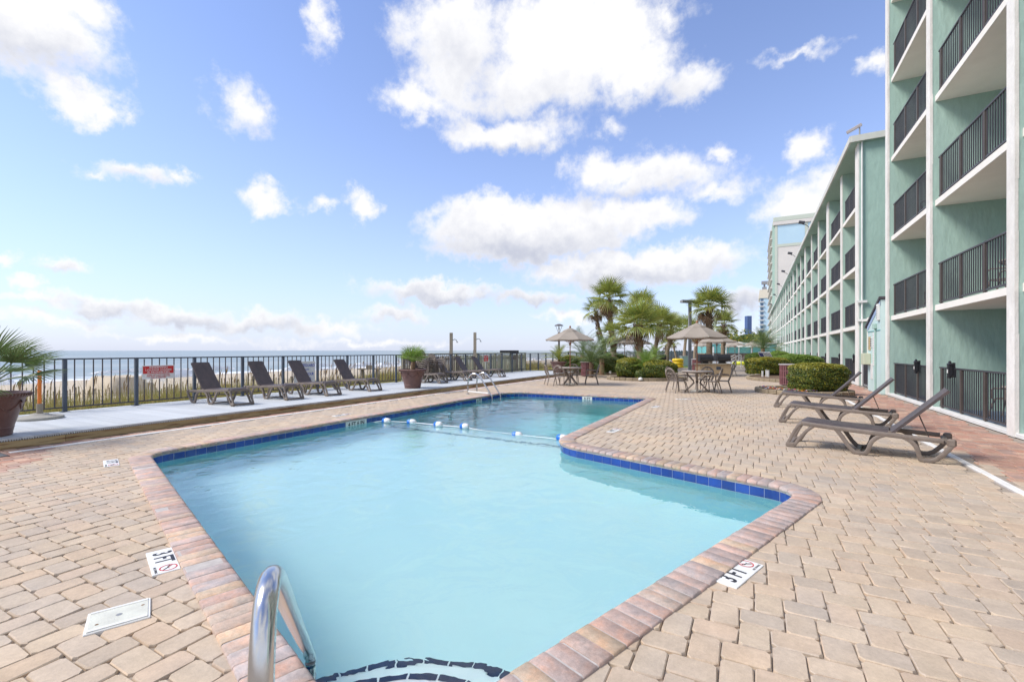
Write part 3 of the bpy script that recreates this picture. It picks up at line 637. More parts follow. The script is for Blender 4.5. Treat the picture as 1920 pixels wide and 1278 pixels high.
# breaking wave crests as low ridges of foam
mb = MB()
for base, h_ in ((-92, .5), (-104, .75), (-121, .6)):
    for seg in range(26):
        y0 = -40 + seg * 26 + random.uniform(-6, 6); L = random.uniform(9, 24); xo = base + random.uniform(-4, 4); k = 12
        row = []
        for q in range(k + 1):
            t = q / k; y = y0 + L * t; x = xo + 1.2 * math.sin(y * .21) + random.gauss(0, .2); e = math.sin(PI * t) ** .5 * h_ * random.uniform(.7, 1.2)
            row += [(x + 1.1, y, -3.34), (x + .45, y, -3.34 + e * 1.4), (x - .6, y, -3.34 + e * 1.1), (x - 1.5, y, -3.34)]
        mb.add(row, [(q * 4 + s_, q * 4 + s_ + 1, q * 4 + s_ + 5, q * 4 + s_ + 4) for q in range(k) for s_ in range(3)])
mb.build('surf_foam', mat('surf_foam_white', (.78, .79, .80), (.62, .65, .66), scale=1.6, rough=.9, bump=.8, bscale=3, bdist=.3), None, kind='stuff')
# tan sand mound behind the dune grass
mb = MB(); sx_, sy_ = ray(226, 33)
k = 16
V = [(sx_ + 2.6 * (i / k - .5) * 2, sy_ + 1.7 * (j / k - .5) * 2, -2.3 + 1.95 * min(1, 2.6 * max(0, 1 - max(abs(i / k - .5), abs(j / k - .5)) * 2)) + random.gauss(0, .03)) for j in range(k + 1) for i in range(k + 1)]
mb.add(V, [(j * (k + 1) + i, j * (k + 1) + i + 1, (j + 1) * (k + 1) + i + 1, (j + 1) * (k + 1) + i) for j in range(k) for i in range(k)])
mb.build('sand_mound', M['sand'], None, smooth=60, kind='structure')
# dune grass
def blades(name, N_, xr, yr, hr, m, label=None, lean=.35, wr=(.006, .012), zf=hgt, clump=None, heads=None):
    n = N_; X = rng.uniform(*xr, n); Y = rng.uniform(*yr, n)
    if clump:
        c = rng.integers(0, clump, n); gx = rng.uniform(*xr, clump); gy = rng.uniform(*yr, clump); X = gx[c] + rng.normal(0, .22, n); Y = gy[c] + rng.normal(0, .22, n); X = np.minimum(X, xr[1])
    Z = np.array([zf(a, b_) for a, b_ in zip(X, Y)]) - .03
    H = rng.uniform(*hr, n); Wd = rng.uniform(*wr, n); a = rng.uniform(0, 2 * PI, n); ln = rng.uniform(.05, lean, n) * H; p = rng.uniform(0, 2 * PI, n)
    V = np.zeros((n, 5, 3)); px, py = np.cos(p) * Wd, np.sin(p) * Wd
    for q, (t, w) in enumerate(((0, 1), (.55, .8))):
        bx, by = X + np.cos(a) * ln * t ** 2, Y + np.sin(a) * ln * t ** 2
        V[:, q * 2] = np.stack([bx - px * w, by - py * w, Z + H * t], -1); V[:, q * 2 + 1] = np.stack([bx + px * w, by + py * w, Z + H * t], -1)
    V[:, 4] = np.stack([X + np.cos(a) * ln, Y + np.sin(a) * ln, Z + H], -1)
    me = bpy.data.meshes.new(name); me.vertices.add(n * 5); me.vertices.foreach_set('co', V.ravel())
    lp = (np.array([0, 1, 3, 2, 2, 3, 4])[None] + (np.arange(n) * 5)[:, None]).ravel(); me.loops.add(len(lp)); me.loops.foreach_set('vertex_index', lp)
    lt = np.tile([4, 3], n); me.polygons.add(2 * n); me.polygons.foreach_set('loop_start', np.concatenate([[0], np.cumsum(lt)[:-1]])); me.polygons.foreach_set('loop_total', lt)
    me.update(calc_edges=True); me.materials.append(m); return link(name, me, None, kind='stuff')
blades('dune_grass', 46000, (-19.5, -13.75), (-1, 34), (.35, .85), M['grass'], clump=2600)
blades('sea_oats', 5200, (-20, -13.9), (0, 34), (.8, 1.35), M['grass'], wr=(.003, .006), lean=.3)
blades('far_dune_grass', 16000, (-19, -13.8), (34, 110), (.5, 1.1), M['grass'], wr=(.012, .03), clump=900)
mb = MB()
for _ in range(420):
    x, y = random.uniform(-20, -14), random.uniform(1, 34); z = hgt(x, y) + random.uniform(.8, 1.35)
    mb.tube([(x, y, z - .18), (x + .02, y, z), (x + .05, y + .02, z + .1)], [.006, .018, .004], 4)
mb.build('sea_oat_heads', M['oat'], None, kind='stuff')
# ================================================================ SAND FENCE (thin pickets on the dune)
t = thing('sand_fence', 'low fence of thin weathered pickets standing in the dune grass', 'sand fence')
mb = MB(); wires = MB()
nP = 0; stuff = MB()
for k in range(560):
    y = 1.5 + k * .085; x = -20.6 + .25 * math.sin(y * .9) + .1 * math.sin(y * 2.3); z = hgt(x, y)
    if random.random() < .06: continue
    h = random.uniform(.55, .78); ln = random.gauss(0, .03)
    p = MB() if nP < 290 else stuff
    cx0, cy0, cz0 = (x, y, z) if nP < 290 else (0, 0, 0)
    q = [(a - cx0, b_ - cy0, c - cz0) for a, b_, c in [(x - .006, y - .014, z), (x + .006, y - .014, z), (x + .006, y + .014, z), (x - .006, y + .014, z), (x - .006, y - .018 + ln, z + h), (x + .006, y - .018 + ln, z + h), (x + .006, y + .018 + ln, z + h), (x - .006, y + .018 + ln, z + h)]]
    p.add(q, [(0, 1, 5, 4), (1, 2, 6, 5), (2, 3, 7, 6), (3, 0, 4, 7), (4, 5, 6, 7)])
    if nP < 290: p.build('picket', M['picket'], t, loc=(x, y, z))
    nP += 1
stuff.build('far_pickets', M['picket'], t, kind='stuff')
for zz in (.2, .5): wires.tube([(-20.6 + .25 * math.sin(y * .9) + .1 * math.sin(y * 2.3), y, hgt(-20.6, y) + zz) for y in np.arange(1.5, 48, .5)], .006, 3)
wires.build('wire', M['rail'], t)
# ================================================================ METAL FENCE along the deck
FX = -13.33
t = thing('metal_fence', 'blue-grey metal fence with vertical bars along the sea side of the deck', 'fence', (FX, 0, 0))
zt, zb = DZ + 1.15, DZ + .10; Yend = 118
posts = [1.60 + 1.31 * k for k in range(24)]
pmesh = MB().box(-.035, .035, -.035, .035, DZ - .02, zt - .012, .004).box(-.075, .075, -.075, .075, DZ - .005, DZ + .008).mesh('post', M['fence'])
bmesh_ = MB().box(-.0095, .0095, -.0095, .0095, zb - .01, zt - .012).mesh('baluster', M['fence_bar'])
nbal = 0; bs = MB()
for k, y in enumerate([posts[0] - 1.31] + posts):
    link('post', pmesh, t, (0, y, 0))
    for q in range(1, 8):
        if nbal < 184: link('baluster', bmesh_, t, (0, y + q * 1.31 / 8, 0)); nbal += 1
y0, y1 = posts[0] - 1.31, posts[-1] + 1.31
mb = MB(); mb.box(-.022, .022, y0 - .03, y1, zt - .012, zt + .022, .004); mb.build('top_rail', M['fence'], t)
mb = MB(); mb.box(-.014, .014, y0, y1, zb - .016, zb + .012); mb.build('bottom_rail', M['fence_bar'], t)
# far run of the same kind of fence beyond the planters
t2 = thing('metal_fence', 'dark metal fence continuing past the planters and palms above the beach', 'fence', (FX, 0, 0))
y = y1 + .05; mb = MB(); k = 0; pp = MB()
while y < Yend:
    if k % 12 == 0: pp.box(-.04, .04, y - .04, y + .04, -.2, zt, 0)
    else: mb.box(-.01, .01, y - .01, y + .01, -.1, zt)
    y += .16; k += 1
mb.build('bars', M['rail'], t2, kind='stuff'); pp.build('posts', M['rail'], t2)
mb = MB(); mb.box(-.03, .03, y1 + .04, Yend, zt, zt + .04); mb.box(-.02, .02, y1 + .04, Yend, -.05, 0); mb.build('rail', M['rail'], t2)
# ---- timber walkway side behind the fence, green with algae
t = thing('timber_walkway_rail', 'green stained timber picket rail of the beach walkway behind the metal fence', 'timber rail', (-14.1, 0, 0))
wy0, wy1 = 16.0, 28.6
pk = MB().box(-.012, .012, -.045, .045, -.25, 1.24).mesh('picket', M['green_wood'])
pk2 = MB().box(-.012, .012, -.045, .045, -.25, 1.22).mesh('picket', M['grey_wood'])
y = wy0
while y < wy1:
    link('picket', pk if y > 20.5 else pk2, t, (random.gauss(0, .004), y, random.gauss(0, .008))); y += .14
for k in range(7): MB().box(-.06, .06, -.06, .06, -.4, 1.32, .006).build('post', M['green_wood'], t, loc=(-.08, wy0 + .1 + k * 2.1, 0))
for z in (.2, 1.02): MB().box(-.05, -.015, wy0, wy1, z, z + .09).build('rail', M['green_wood'], t)
MB().box(-.09, .07, wy0, wy1, 1.325, 1.365, .005).build('cap_rail', M['green_wood'], t)
# shower posts
def shower(px, d, h, label):
    x, y = ray(px, d); t = thing('shower_post', label, 'shower post', (x, y, 0), TH)
    MB().box(-.075, .075, -.075, .075, -.6, h, .008).build('post', M['grey_wood'], t)
    MB().tube([(.075, 0, h - .38), (.16, 0, h - .33), (.25, 0, h - .36), (.30, 0, h - .46)], .018, 6).build('shower_arm', M['pole_metal'], t, smooth=60)
    MB().lathe([(.02, 0), (.05, -.03), (.05, -.045)], 10, (.305, 0, h - .45), cap=True).build('shower_head', M['pole_metal'], t)
    MB().box(-.09, -.077, -.05, .05, .2, h * .62).build('pipe_cover', M['fence'], t)
shower(846, 23, 2.40, 'square timber outdoor shower post, left of the two behind the fence')
shower(890.5, 24, 2.46, 'square timber outdoor shower post, right of the two behind the fence')
# small timber table out on the dunes (foot wash)
x, y = ray(693, 21); t = thing('timber_bench', 'small weathered timber bench on the dune seen through the fence bars', 'bench', (x, y, -.3), TH)
MB().box(-.5, .5, -.16, .16, .93, .98).build('seat', M['grey_wood'], t); MB().box(-.12, .16, -.14, .14, .98, 1.13).build('box', M['grey_wood'], t)
for s in (-.35, .35): MB().box(s - .04, s + .04, -.1, .1, -.3, .93).build('leg', M['grey_wood'], t)
# ================================================================ SIGNS on the fence
def sign(cx_, cy_, cz_, w, h, label, rows, board, bands=()):
    t = thing('fence_sign', label, 'sign', (cx_, cy_, cz_), PI / 2)
    MB().box(-w / 2, w / 2, 0, .006, -h / 2, h / 2, .001).build('board', board, t)
    for z0, z1, m_ in bands: MB().box(-w / 2 + .02, w / 2 - .02, -.0025, -.0005, z0, z1).build('colour_band', m_, t)
    for body, size, z, m_, sx_ in rows: text('lettering', body, size, (0, -.0042, z), (PI / 2, 0, 0), m_, t, .0008, sx_, bold=size * .012)
    return t
sign(FX + .05, 5.98, DZ + .80, .71, .34, 'red and white sign about reserving lounge chairs, hung on the fence', [
    ('RESERVING', .062, .115, M['tag'], 1.3), ('LOUNGE CHAIRS', .062, .055, M['tag'], 1.2), ('IS PROHIBITED', .062, -.003, M['tag'], 1.2),
    ('ITEMS LEFT UNATTENDED', .038, -.066, M['red_ink'], 1.1), ('FOR MORE THAN 15 MINUTES', .038, -.103, M['red_ink'], 1.0), ('WILL BE REMOVED', .038, -.140, M['red_ink'], 1.05)],
    M['tag'], [(-.035, .15, M['red_ink'])])
sign(FX + .05, 10.22, DZ + .62, .82, .72, 'white sign with blue lettering half hidden behind the third lounger on the deck', [
    ('NO LIFEGUARD', .135, .22, M['blue_ink'], .82), ('ON DUTY', .09, .08, M['blue_ink'], .85), ('SWIM AT YOUR', .125, -.07, M['blue_ink'], .8), ('OWN RISK', .125, -.23, M['blue_ink'], .85)], M['tag'])
x, y = -13.22, 21.85
t = sign(x, y, 1.06, .5, .36, 'small red notice on a white stake beside the walkway gate', [('NO DIVING', .085, .08, M['tag'], 1), ('BEACH', .07, -.02, M['tag'], 1), ('ACCESS', .07, -.11, M['tag'], 1)], M['tag'], [(-.16, .16, M['red_ink'])])
MB().box(-.015, .015, .007, .03, -.9, -.1).build('stake', M['white'], t)
def medallion(px, d, z, col, label):
    x, y = ray(px, d); t = thing('beach_marker', label, 'marker sign', (x, y, 0), TH)
    MB().box(-.03, .03, -.02, .02, -2.2, z).build('post', M['white'], t)
    mb = MB(); k = 16; vs = [(.20 * math.cos(2 * PI * q / k), yy, z + .05 + .24 * math.sin(2 * PI * q / k)) for yy in (-.045, -.025) for q in range(k)]
    mb.add(vs, [tuple(range(k)), tuple(range(k, 2 * k))[::-1]] + [(q, k + q, k + (q + 1) % k, (q + 1) % k) for q in range(k)]); mb.build('disc', col, t)
    MB().box(-.17, .17, -.05, -.02, z - .62, z - .28).build('panel', M['tag'], t)
medallion(280, 31, -.05, M['boot'], 'white marker post with a brown disc out on the beach, left one')
medallion(306, 32, -.05, M['navy'], 'white marker post with a round blue disc out on the beach')
x, y = ray(426, 30); t = thing('trash_barrel', 'small tan bin standing on the beach behind the first lounger', 'bin', (x, y, -1.0), 0)
MB().lathe([(.28, -.7), (.3, .2), (.28, .22)], 12, cap=True).build('body', M['stone'], t); MB().lathe([(.31, .22), (.31, .3)], 12, cap=True).build('lid', M['boot'], t)
# ================================================================ NEAR HOTEL BUILDING
FXB = 4.0; BX = FXB + .12; DEEP = 5.75
FIN = [(2.6, 2.87), (6.82, 7.09), (11.04, 11.31), (15.30, 15.58), (19.47, 19.75)]
FLO = [.03, 2.66, 5.32, 7.98, 10.64, 13.30]; TOP = 16.1
hotel = thing('hotel_building', 'tall teal stucco hotel block with white edged fins and open balconies, nearest on the right', 'building', (0, 0, 0))
for ya, yb in FIN:
    MB().box(FXB + .02, 12, ya, yb, 0, TOP, 0).build('dividing_wall', M['stucco'], hotel)
    mb = MB(); k = 18
    for q in range(k): mb.box(FXB, FXB + .055 + random.uniform(-.006, .006), ya - .006 - random.uniform(0, .005), yb + .006, TOP * q / k, TOP * (q + 1) / k)
    mb.build('white_edge', M['stucco_white'], hotel)
for i in range(4):
    y0, y1 = FIN[i][1], FIN[i + 1][0]
    for f, z in enumerate(FLO):
        if f: MB().box(BX - .02, 12, y0 + .002, y1 - .002, z - .15, z, .004).build('balcony_slab', M['soffit'], hotel)
        ztop = FLO[f + 1] - .15 if f < 5 else TOP
        MB().box(DEEP, DEEP + .1, y0 + .001, y1 - .001, z, ztop).build('back_wall', M['stucco'], hotel)
        d = MB(); d.box(DEEP - .035, DEEP - .002, y0 + .5, y1 - .9, z + .02, z + 2.12); d.build('door_frame', M['white'], hotel)
        d = MB()
        for a, b_ in ((y0 + .56, (y0 + y1 - .4) / 2 - .03), ((y0 + y1 - .4) / 2 + .03, y1 - .96)): d.box(DEEP - .045, DEEP - .037, a, b_, z + .08, z + 2.06)
        d.build('sliding_door', M['glass_dark'], hotel)
    MB().box(FXB + .01, BX + .06, y0 + .002, y1 - .002, 0, .075, .006).build('kerb', M['white'], hotel)
    MB().box(BX + .07, DEEP, y0 + .002, y1 - .002, -.02, .03).build('patio_floor', mat('patio_floor_blue', (.10, .15, .24), (.13, .18, .27), scale=4, rough=.6), hotel)
    for f in range(6):
        z = FLO[f]; zr0, zr1 = (z + .09, z + 1.06) if f == 0 else (z + .04, z + 1.03)
        ins = .22 if (f == 0) else .16
        a, b_ = y0 + .03, y1 - .03 - (ins if True else 0)
        rail = MB(); rail.box(BX - .01, BX + .035, a, b_, zr1 - .03, zr1 + .008, .003).box(BX, BX + .03, a, b_, zr0, zr0 + .04)
        if i < 1:
            rail.build('railing', M['rail'], hotel); continue
        ro = rail.build('railing', M['rail'], hotel)
        npb = 4; nb_ = 9; L = (b_ - a)
        bal = MB().box(-.0092, .0092, -.0092, .0092, zr0 + .03, zr1 - .02).mesh('baluster', M['rail']); pst = MB().box(-.022, .022, -.045, .045, zr0 - .03, zr1 - .01).mesh('post', M['rail_brown'])
        tot = 34
        for q in range(tot + 1):
            y = a + .03 + (L - .06) * q / tot
            if q % 11 == 0 and q or q == 1: link('post', pst, ro, (BX + .014, y, 0))
            elif i >= 2 or q % 1 == 0: link('baluster', bal, ro, (BX + .014, y, 0))
MB().box(FXB - .05, 12.2, FIN[0][0] - .1, FIN[-1][1] + .1, TOP, TOP + .4).build('roof', M['roof_trim'], hotel)
MB().box(FXB + .03, 12, FIN[-1][1] + .001, FIN[-1][1] + .12, 0, TOP).build('end_wall', M['stucco'], hotel)
MB().box(12, 12.2, FIN[0][0], FIN[-1][1], 0, TOP).build('rear_wall', M['stucco'], hotel)
# lanterns
def lantern(x, y, z, label, first=[None]):
    if first[0] is None:
        t = thing('wall_lantern', label, 'lantern', (x, y, z), 0, 'black lanterns on the ground floor railings')
        MB().box(-.042, .042, -.042, .042, -.14, .12, .006).build('cage', M['grill'], t); MB().lathe([(.02, .20), (.035, .15), (.07, .12), (.0, .12)], 6).build('cap', M['grill'], t)
        MB().box(-.044, .044, -.03, .03, -.08, .0).build('glass', M['tag'], t); MB().box(.05, .09, -.03, .03, -.18, .16).build('bracket', M['grill'], t); MB().lathe([(.03, -.2), (.045, -.14), (.0, -.14)], 6).build('finial', M['grill'], t)
        first[0] = t; return t
    return dup(first[0], (x, y, z), 0, label)
lantern(FXB + .03, 14.07, 1.06, 'black wall lantern on the ground floor railing nearest the viewer')
lantern(FXB + .03, 16.55, 1.06, 'black wall lantern on the railing one bay beyond the white edged fin')
# ================================================================ LONG FOUR STOREY WING
wing = thing('hotel_wing', 'long four storey teal wing with rows of dark railed balconies running into the distance', 'building')
WF = [2.62, 5.28, 7.94]; WT = 10.45
ys = [24.35, 28.45, 33.1, 37.75, 42.0, 46.7, 51.1, 55.4, 60.2, 64.6, 68.9, 73.7, 78.1, 82.4, 87.2, 91.6, 95.9, 100.7, 105.1, 109.4, 114.2, 118.6, 122.9, 127.5]
for i, y in enumerate(ys):
    wd = .62 if i == 0 else (.85 if i % 3 == 2 else .38)
    MB().box(FXB + .02, 14, y, y + wd, 0, WT).build('dividing_wall', M['stucco'], wing)
    MB().box(FXB, FXB + .05, y - .006, y + wd + .006, 0, WT).build('white_edge', M['stucco_white'], wing)
    if i == len(ys) - 1: break
    y0, y1 = y + wd, ys[i + 1]
    for f, z in enumerate([.03] + WF):
        if f: MB().box(BX - .06, 14, y0 + .001, y1 - .001, z - .17, z).build('balcony_slab', M['soffit'], wing)
        zt_ = WF[f] - .17 if f < 3 else WT
        MB().box(DEEP + .1, DEEP + .2, y0, y1, z, zt_).build('back_wall', M['stucco'], wing)
        MB().box(DEEP + .06, DEEP + .098, y0 + .5, y1 - .7, z, z + 2.1).build('sliding_door', M['glass_dark'], wing)
        mb = MB(); zr0, zr1 = (z + .06, z + 1.08) if f == 0 else (z + .04, z + 1.06); a, b_ = y0 + .02, y1 - .18
        mb.box(BX - .012, BX + .035, a, b_, zr1 - .03, zr1 + .01).box(BX - .002, BX + .028, a, b_, zr0, zr0 + .04)
        k = 34 if i < 9 else 20
        for q in range(k): yy = a + .02 + (b_ - a - .04) * q / (k - 1); s = .04 if q % 11 == 0 else .010; mb.box(BX + .004, BX + .022 + (s > .02) * .01, yy - s, yy + s, zr0 + .03, zr1 - .02, mi=int(s > .02))
        # inner screen of the balcony enclosures reads brown behind the bars
        mb.build('railing', [M['rail'], M['rail_brown']], wing)
    MB().box(FXB + .01, BX + .05, y0, y1, 0, .075).build('kerb', M['white'], wing)
    if i < 8: lantern(FXB + .03, y0 + .5, 1.15, ['black lantern on the first ground floor bay of the long wing beside the white post', 'black lantern on the second ground floor bay of the long wing', 'black lantern on the third ground floor bay of the long wing', 'black lantern on the fourth ground floor bay of the long wing', 'black lantern on the fifth ground floor bay of the long wing', 'black lantern on the sixth ground floor bay of the long wing', 'black lantern on the seventh ground floor bay of the long wing', 'small far black lantern on the eighth ground floor bay'][i])
MB().box(BX + .02, DEEP + .09, 24.9, 127, -.02, .03).build('patio_floor', M['mortar'], wing)
MB().box(FXB - .28, 14.3, 24.2, 128.2, WT + .002, WT + .16).build('roof_soffit', M['stucco'], wing)
MB().box(FXB - .33, FXB - .26, 24.12, 128.3, WT - .0, WT + .26).build('roof_fascia', M['roof_trim'], wing)
MB().box(FXB - .26, 14.3, 24.1, 24.18, WT - .0, WT + .26).build('gable_fascia', M['roof_trim'], wing)
MB().box(FXB - .2, 14.3, 24.3, 128.2, WT + .17, WT + .34).build('roof', M['roof_trim'], wing)
MB().box(14, 14.2, 24.35, 127.8, 0, WT).build('rear_wall', M['stucco'], wing)
MB().box(FXB + .66, FXB + 9.9, 24.31, 24.346, 0, 2.6).build('painted_plinth', M['stucco_white'], wing)
MB().tube([(FXB + .13, 24.27, 0), (FXB + .13, 24.27, WT)], .035, 8).build('downpipe', M['white'], wing, smooth=60)
for z in (2.75, 3.55): MB().box(FXB - .06, FXB + .3, 24.2, 24.3, z, z + .1).build('pipe_clamp', M['white'], wing)
# roof edge floodlights and a camera
x_, y_ = FXB - .1, 24.3
def flood(y, label, s=1.0, first=[None]):
    if first[0] is None:
        t = thing('roof_floodlight', label, 'floodlight', (FXB - .3, y, WT + .30), 0, 'floodlights along the roof edge', s)
        MB().tube([(0, 0, -.1), (-.2, 0, .12), (-.42, 0, .2)], .025, 6).build('arm', M['rail'], t)
        mb = MB(); mb.box(-.75, -.35, -.18, .18, .12, .30, .03, T=Matrix.Rotation(.25, 4, 'Y')); mb.build('lamp_housing', M['rail'], t)
        first[0] = t; return
    dup(first[0], (FXB - .3, y, WT + .30), 0, label, scale=s)
flood(40.3, 'largest and nearest dark floodlight on the roof edge of the long wing'); flood(52.5, 'second dark floodlight along the roof edge'); flood(64, 'third dark floodlight along the roof edge'); flood(76, 'fourth dark floodlight along the roof edge, small'); flood(90, 'fifth dark floodlight along the roof edge, smaller'); flood(108, 'farthest tiny dark floodlight along the roof edge')
t = thing('security_camera', 'grey security camera on a short mast on the roof corner of the long wing', 'security camera', (FXB + .1, 24.6, WT + .33))
MB().tube([(0, 0, 0), (0, 0, .42)], .03, 6).build('mast', M['pole_metal'], t); MB().box(-.28, .3, -.06, .06, .40, .52, .01, T=Matrix.Rotation(-.45, 4, 'Y')).build('camera_body', M['grey_cap'], t)
# ================================================================ LEAN-TO between the two blocks
t = thing('utility_shed', 'pale blue lean-to with a dark sloping roof edge between the two hotel blocks', 'shed')
sx0 = FXB - .12
mb = MB(); ya, yb, za, zb_ = 19.78, 21.75, 3.25, 2.42
mb.add([(sx0, ya, 0), (sx0, yb, 0), (sx0, yb, zb_), (sx0, ya, za), (6, ya, 0), (6, yb, 0), (6, yb, zb_), (6, ya, za)], [(0, 3, 2, 1), (4, 5, 6, 7), (0, 4, 7, 3), (1, 2, 6, 5), (3, 7, 6, 2)]); mb.build('wall', M['stucco_pale'], t)
mb = MB(); mb.add([(sx0 - .06, ya - .05, za + .03), (sx0 - .06, yb + .25, zb_ - .07), (6, yb + .25, zb_ - .07), (6, ya - .05, za + .03), (sx0 - .06, ya - .05, za + .11), (sx0 - .06, yb + .25, zb_ + .01), (6, yb + .25, zb_ + .01), (6, ya - .05, za + .11)], [(0, 4, 5, 1), (1, 5, 6, 2), (4, 7, 6, 5), (0, 1, 2, 3), (3, 7, 4, 0)]); mb.build('roof', M['fence_bar'], t)
mb = MB(); mb.add([(sx0 - .015, ya, za - .18), (sx0 - .015, yb + .05, zb_ - .18), (sx0 - .015, yb + .05, zb_ - .02), (sx0 - .015, ya, za + .0), (sx0, ya, za - .18), (sx0, yb + .05, zb_ - .18), (sx0, yb + .05, zb_ - .02), (sx0, ya, za)], [(0, 3, 2, 1), (0, 1, 5, 4)]); mb.build('blue_fascia', mat('lilac_blue_trim', (.30, .40, .58), rough=.6), t)
bx = sx0
MB().box(bx - .02, bx - .001, ya + .02, yb - .02, 2.2, 2.225).build('trim_strip', M['teal_dark'], t)
MB().box(bx - .07, bx - .001, ya + .05, ya + .30, 2.55, 3.12, .01).build('vent_panel', M['white'], t)
for k in range(7): MB().box(bx - .076, bx - .071, ya + .10, ya + .24, 2.62 + k * .065, 2.645 + k * .065).build('louvre', M['pole_metal'], t)
MB().tube([(bx - .03, ya + .62, 0), (bx - .03, ya + .62, 2.35)], .03, 8).build('conduit', M['stucco'], t, smooth=60)
MB().box(bx - .09, bx - .001, ya + .52, ya + .78, 2.28, 2.46, .01).build('junction_box', M['stucco'], t)
MB().box(bx - .022, bx - .001, ya + .80, ya + 1.08, .95, 2.15, .003).build('notice_sheet', M['tag'], t)
for k in range(12): MB().box(bx - .025, bx - .0225, ya + .84, ya + 1.04, 1.05 + k * .09, 1.058 + k * .09).build('print_line', M['grey_cap'], t)
b_ = MB().box(bx - .025, bx - .001, ya + 1.22, ya + 1.42, 1.62, 1.98, .003).build('blue_grid_sign', M['tag'], t)
for k in range(4):
    for q in range(2): MB().box(bx - .030, bx - .0255, ya + 1.24 + q * .09, ya + 1.31 + q * .09, 1.65 + k * .082, 1.71 + k * .082).build('sign_cell', M['fence'], b_)
MB().box(bx - .03, bx - .001, ya + 1.47, ya + 1.75, 1.52, 2.02, .003).build('tan_rules_sign', M['brass_sign'], t)
for k in range(6): MB().box(bx - .034, bx - .0305, ya + 1.52, ya + 1.70, 1.60 + k * .065, 1.615 + k * .065).build('print_line', M['boot'], t)
MB().box(bx - .22, bx - .001, ya + 1.45, ya + 1.95, .98, 1.40, .015).build('meter_box', M['meter_box'], t)
MB().box(bx - .02, bx - .001, ya + 1.12, ya + 1.42, .45, 1.02, .002).build('white_cover', M['tag'], t)
t = thing('screen_gate', 'dark mesh gate set in the gap beside the lean-to', 'gate', (0, 0, 0))
MB().box(FXB + .05, FXB + .10, 22.05, 22.15, 0, 1.25).box(FXB + .05, FXB + .10, 23.55, 23.65, 0, 1.25).box(FXB + .05, FXB + .10, 22.05, 23.65, 1.2, 1.27).box(FXB + .05, FXB + .1, 22.05, 23.65, .05, .12).build('frame', M['pole_metal'], t)
for k in range(10): MB().box(FXB + .06, FXB + .085, 22.2 + k * .145, 22.26 + k * .145, .1, 1.22).build('slat', M['rail'], t)
t = thing('service_wall', 'rough white wall panel above the dark gate in the gap', 'wall'); MB().box(FXB + .3, FXB + .42, 21.9, 24.3, 1.3, 2.9).build('panel', M['stucco_white'], t)
MB().box(FXB + .3, FXB + .42, 21.9, 24.3, 0, 1.28).build('dark_opening', M['rail'], t)
# ================================================================ FAR TOWERS
def far(px, d): return ray(px, d)
# big white and blue hotel
tw = thing('far_hotel_tower', 'tall pale hotel tower with white panels and blue strips behind the wing roof', 'building')
D0 = 150; 
def ytower(): pass
tx = None
def Xat(px, Y):
    r = (px - 960) / 853; return (r * CT * Y - ST * Y) / (CT + r * ST)
def zat(py, X, Y): return CAMH - (py - 657) * (-ST * X + CT * Y) / 853
TY = 175; x0 = Xat(1453, TY); x1 = x0 + 46; zt1 = zat(408, x0, TY); YB = TY + 40
MB().box(x0, x1, TY, YB, 0, zt1 - 1.5).build('body', M['tower_white'], tw)
MB().box(x0 - .5, x1 + .8, TY - .5, YB + .8, zt1 - 1.5, zt1, .1).build('roof_cornice', M['tower_olive'], tw)
MB().box(x0 - .5, x1, TY - .5, YB, zt1 - 2.6, zt1 - 1.52).build('roof_band', M['tower_white'], tw)
for a, b__ in ((.6, 8.4), (16, 23.5)): MB().box(x0 + a, x0 + b__, TY - .06, TY - .01, zt1 - 9, zt1 - 2.8).build('blue_panel', M['tower_blue'], tw)
MB().box(x0 + 9.3, x0 + 15.0, TY - .06, TY - .01, 1, zt1 - 2.8).build('blue_strip', M['tower_blue'], tw)
for a in (.0, 8.5, 15.1): MB().box(x0 + a, x0 + a + .75, TY - .14, TY - .005, 1, zt1 - 2.7).build('olive_column', M['tower_olive'], tw)
for a, b__ in ((.75, 8.5), (15.85, 24)): MB().box(x0 + a, x0 + b__, TY - .12, TY - .004, zt1 - 9.9, zt1 - 9.0).build('olive_band', M['tower_olive'], tw)
MB().box(x0 - .7, x0 - .01, TY + 1, YB, 0, zt1 - 2).build('balcony_stack', M['stucco'], tw)
for f in range(18):
    z = zt1 - 4 - f * 2.75
    if z < 3: break
    MB().box(x0 - 1.3, x0 - .71, TY + 1.5, YB - 1, z, z + .35).build('balcony_slab', M['tower_white'], tw)
    mb = MB()
    for q in range(9): mb.box(x0 - .78, x0 - .71, TY + 2 + q * 4.1, TY + 4.6 + q * 4.1, z + .5, z + 2.3)
    mb.build('window', M['tower_olive'], tw)
# slim white and blue tower
tw = thing('far_slim_tower', 'slim pale blue condominium tower with a cream top and rooftop box', 'building'); TY = 330; x0 = Xat(1425, TY); zt1 = zat(543, x0, TY); x1 = x0 + 12
MB().box(x0, x1, TY, TY + 25, 0, zt1 - 2.5).build('body', M['tower_blue'], tw); MB().box(x0 - .6, x1 + .5, TY - .5, TY + 25.5, zt1 - 5.5, zt1 - 2.4).build('cream_band', M['tower_cream'], tw)
MB().box(x0 - .3, x1, TY - .3, TY + 25, zt1 - 2.4, zt1).build('parapet', M['tower_cream'], tw)
MB().box(x0 + 1.2, x0 + 3.8, TY + 1, TY + 3, zt1, zt1 + 1.8).box(x0 + 2, x0 + 3, TY + 1.5, TY + 2.5, zt1 + 1.8, zt1 + 3.4).box(x0 + .8, x0 + 4.6, TY + .5, TY + 3.2, zt1 + 3.4, zt1 + 5.4).build('rooftop_box', M['pole_metal'], tw)
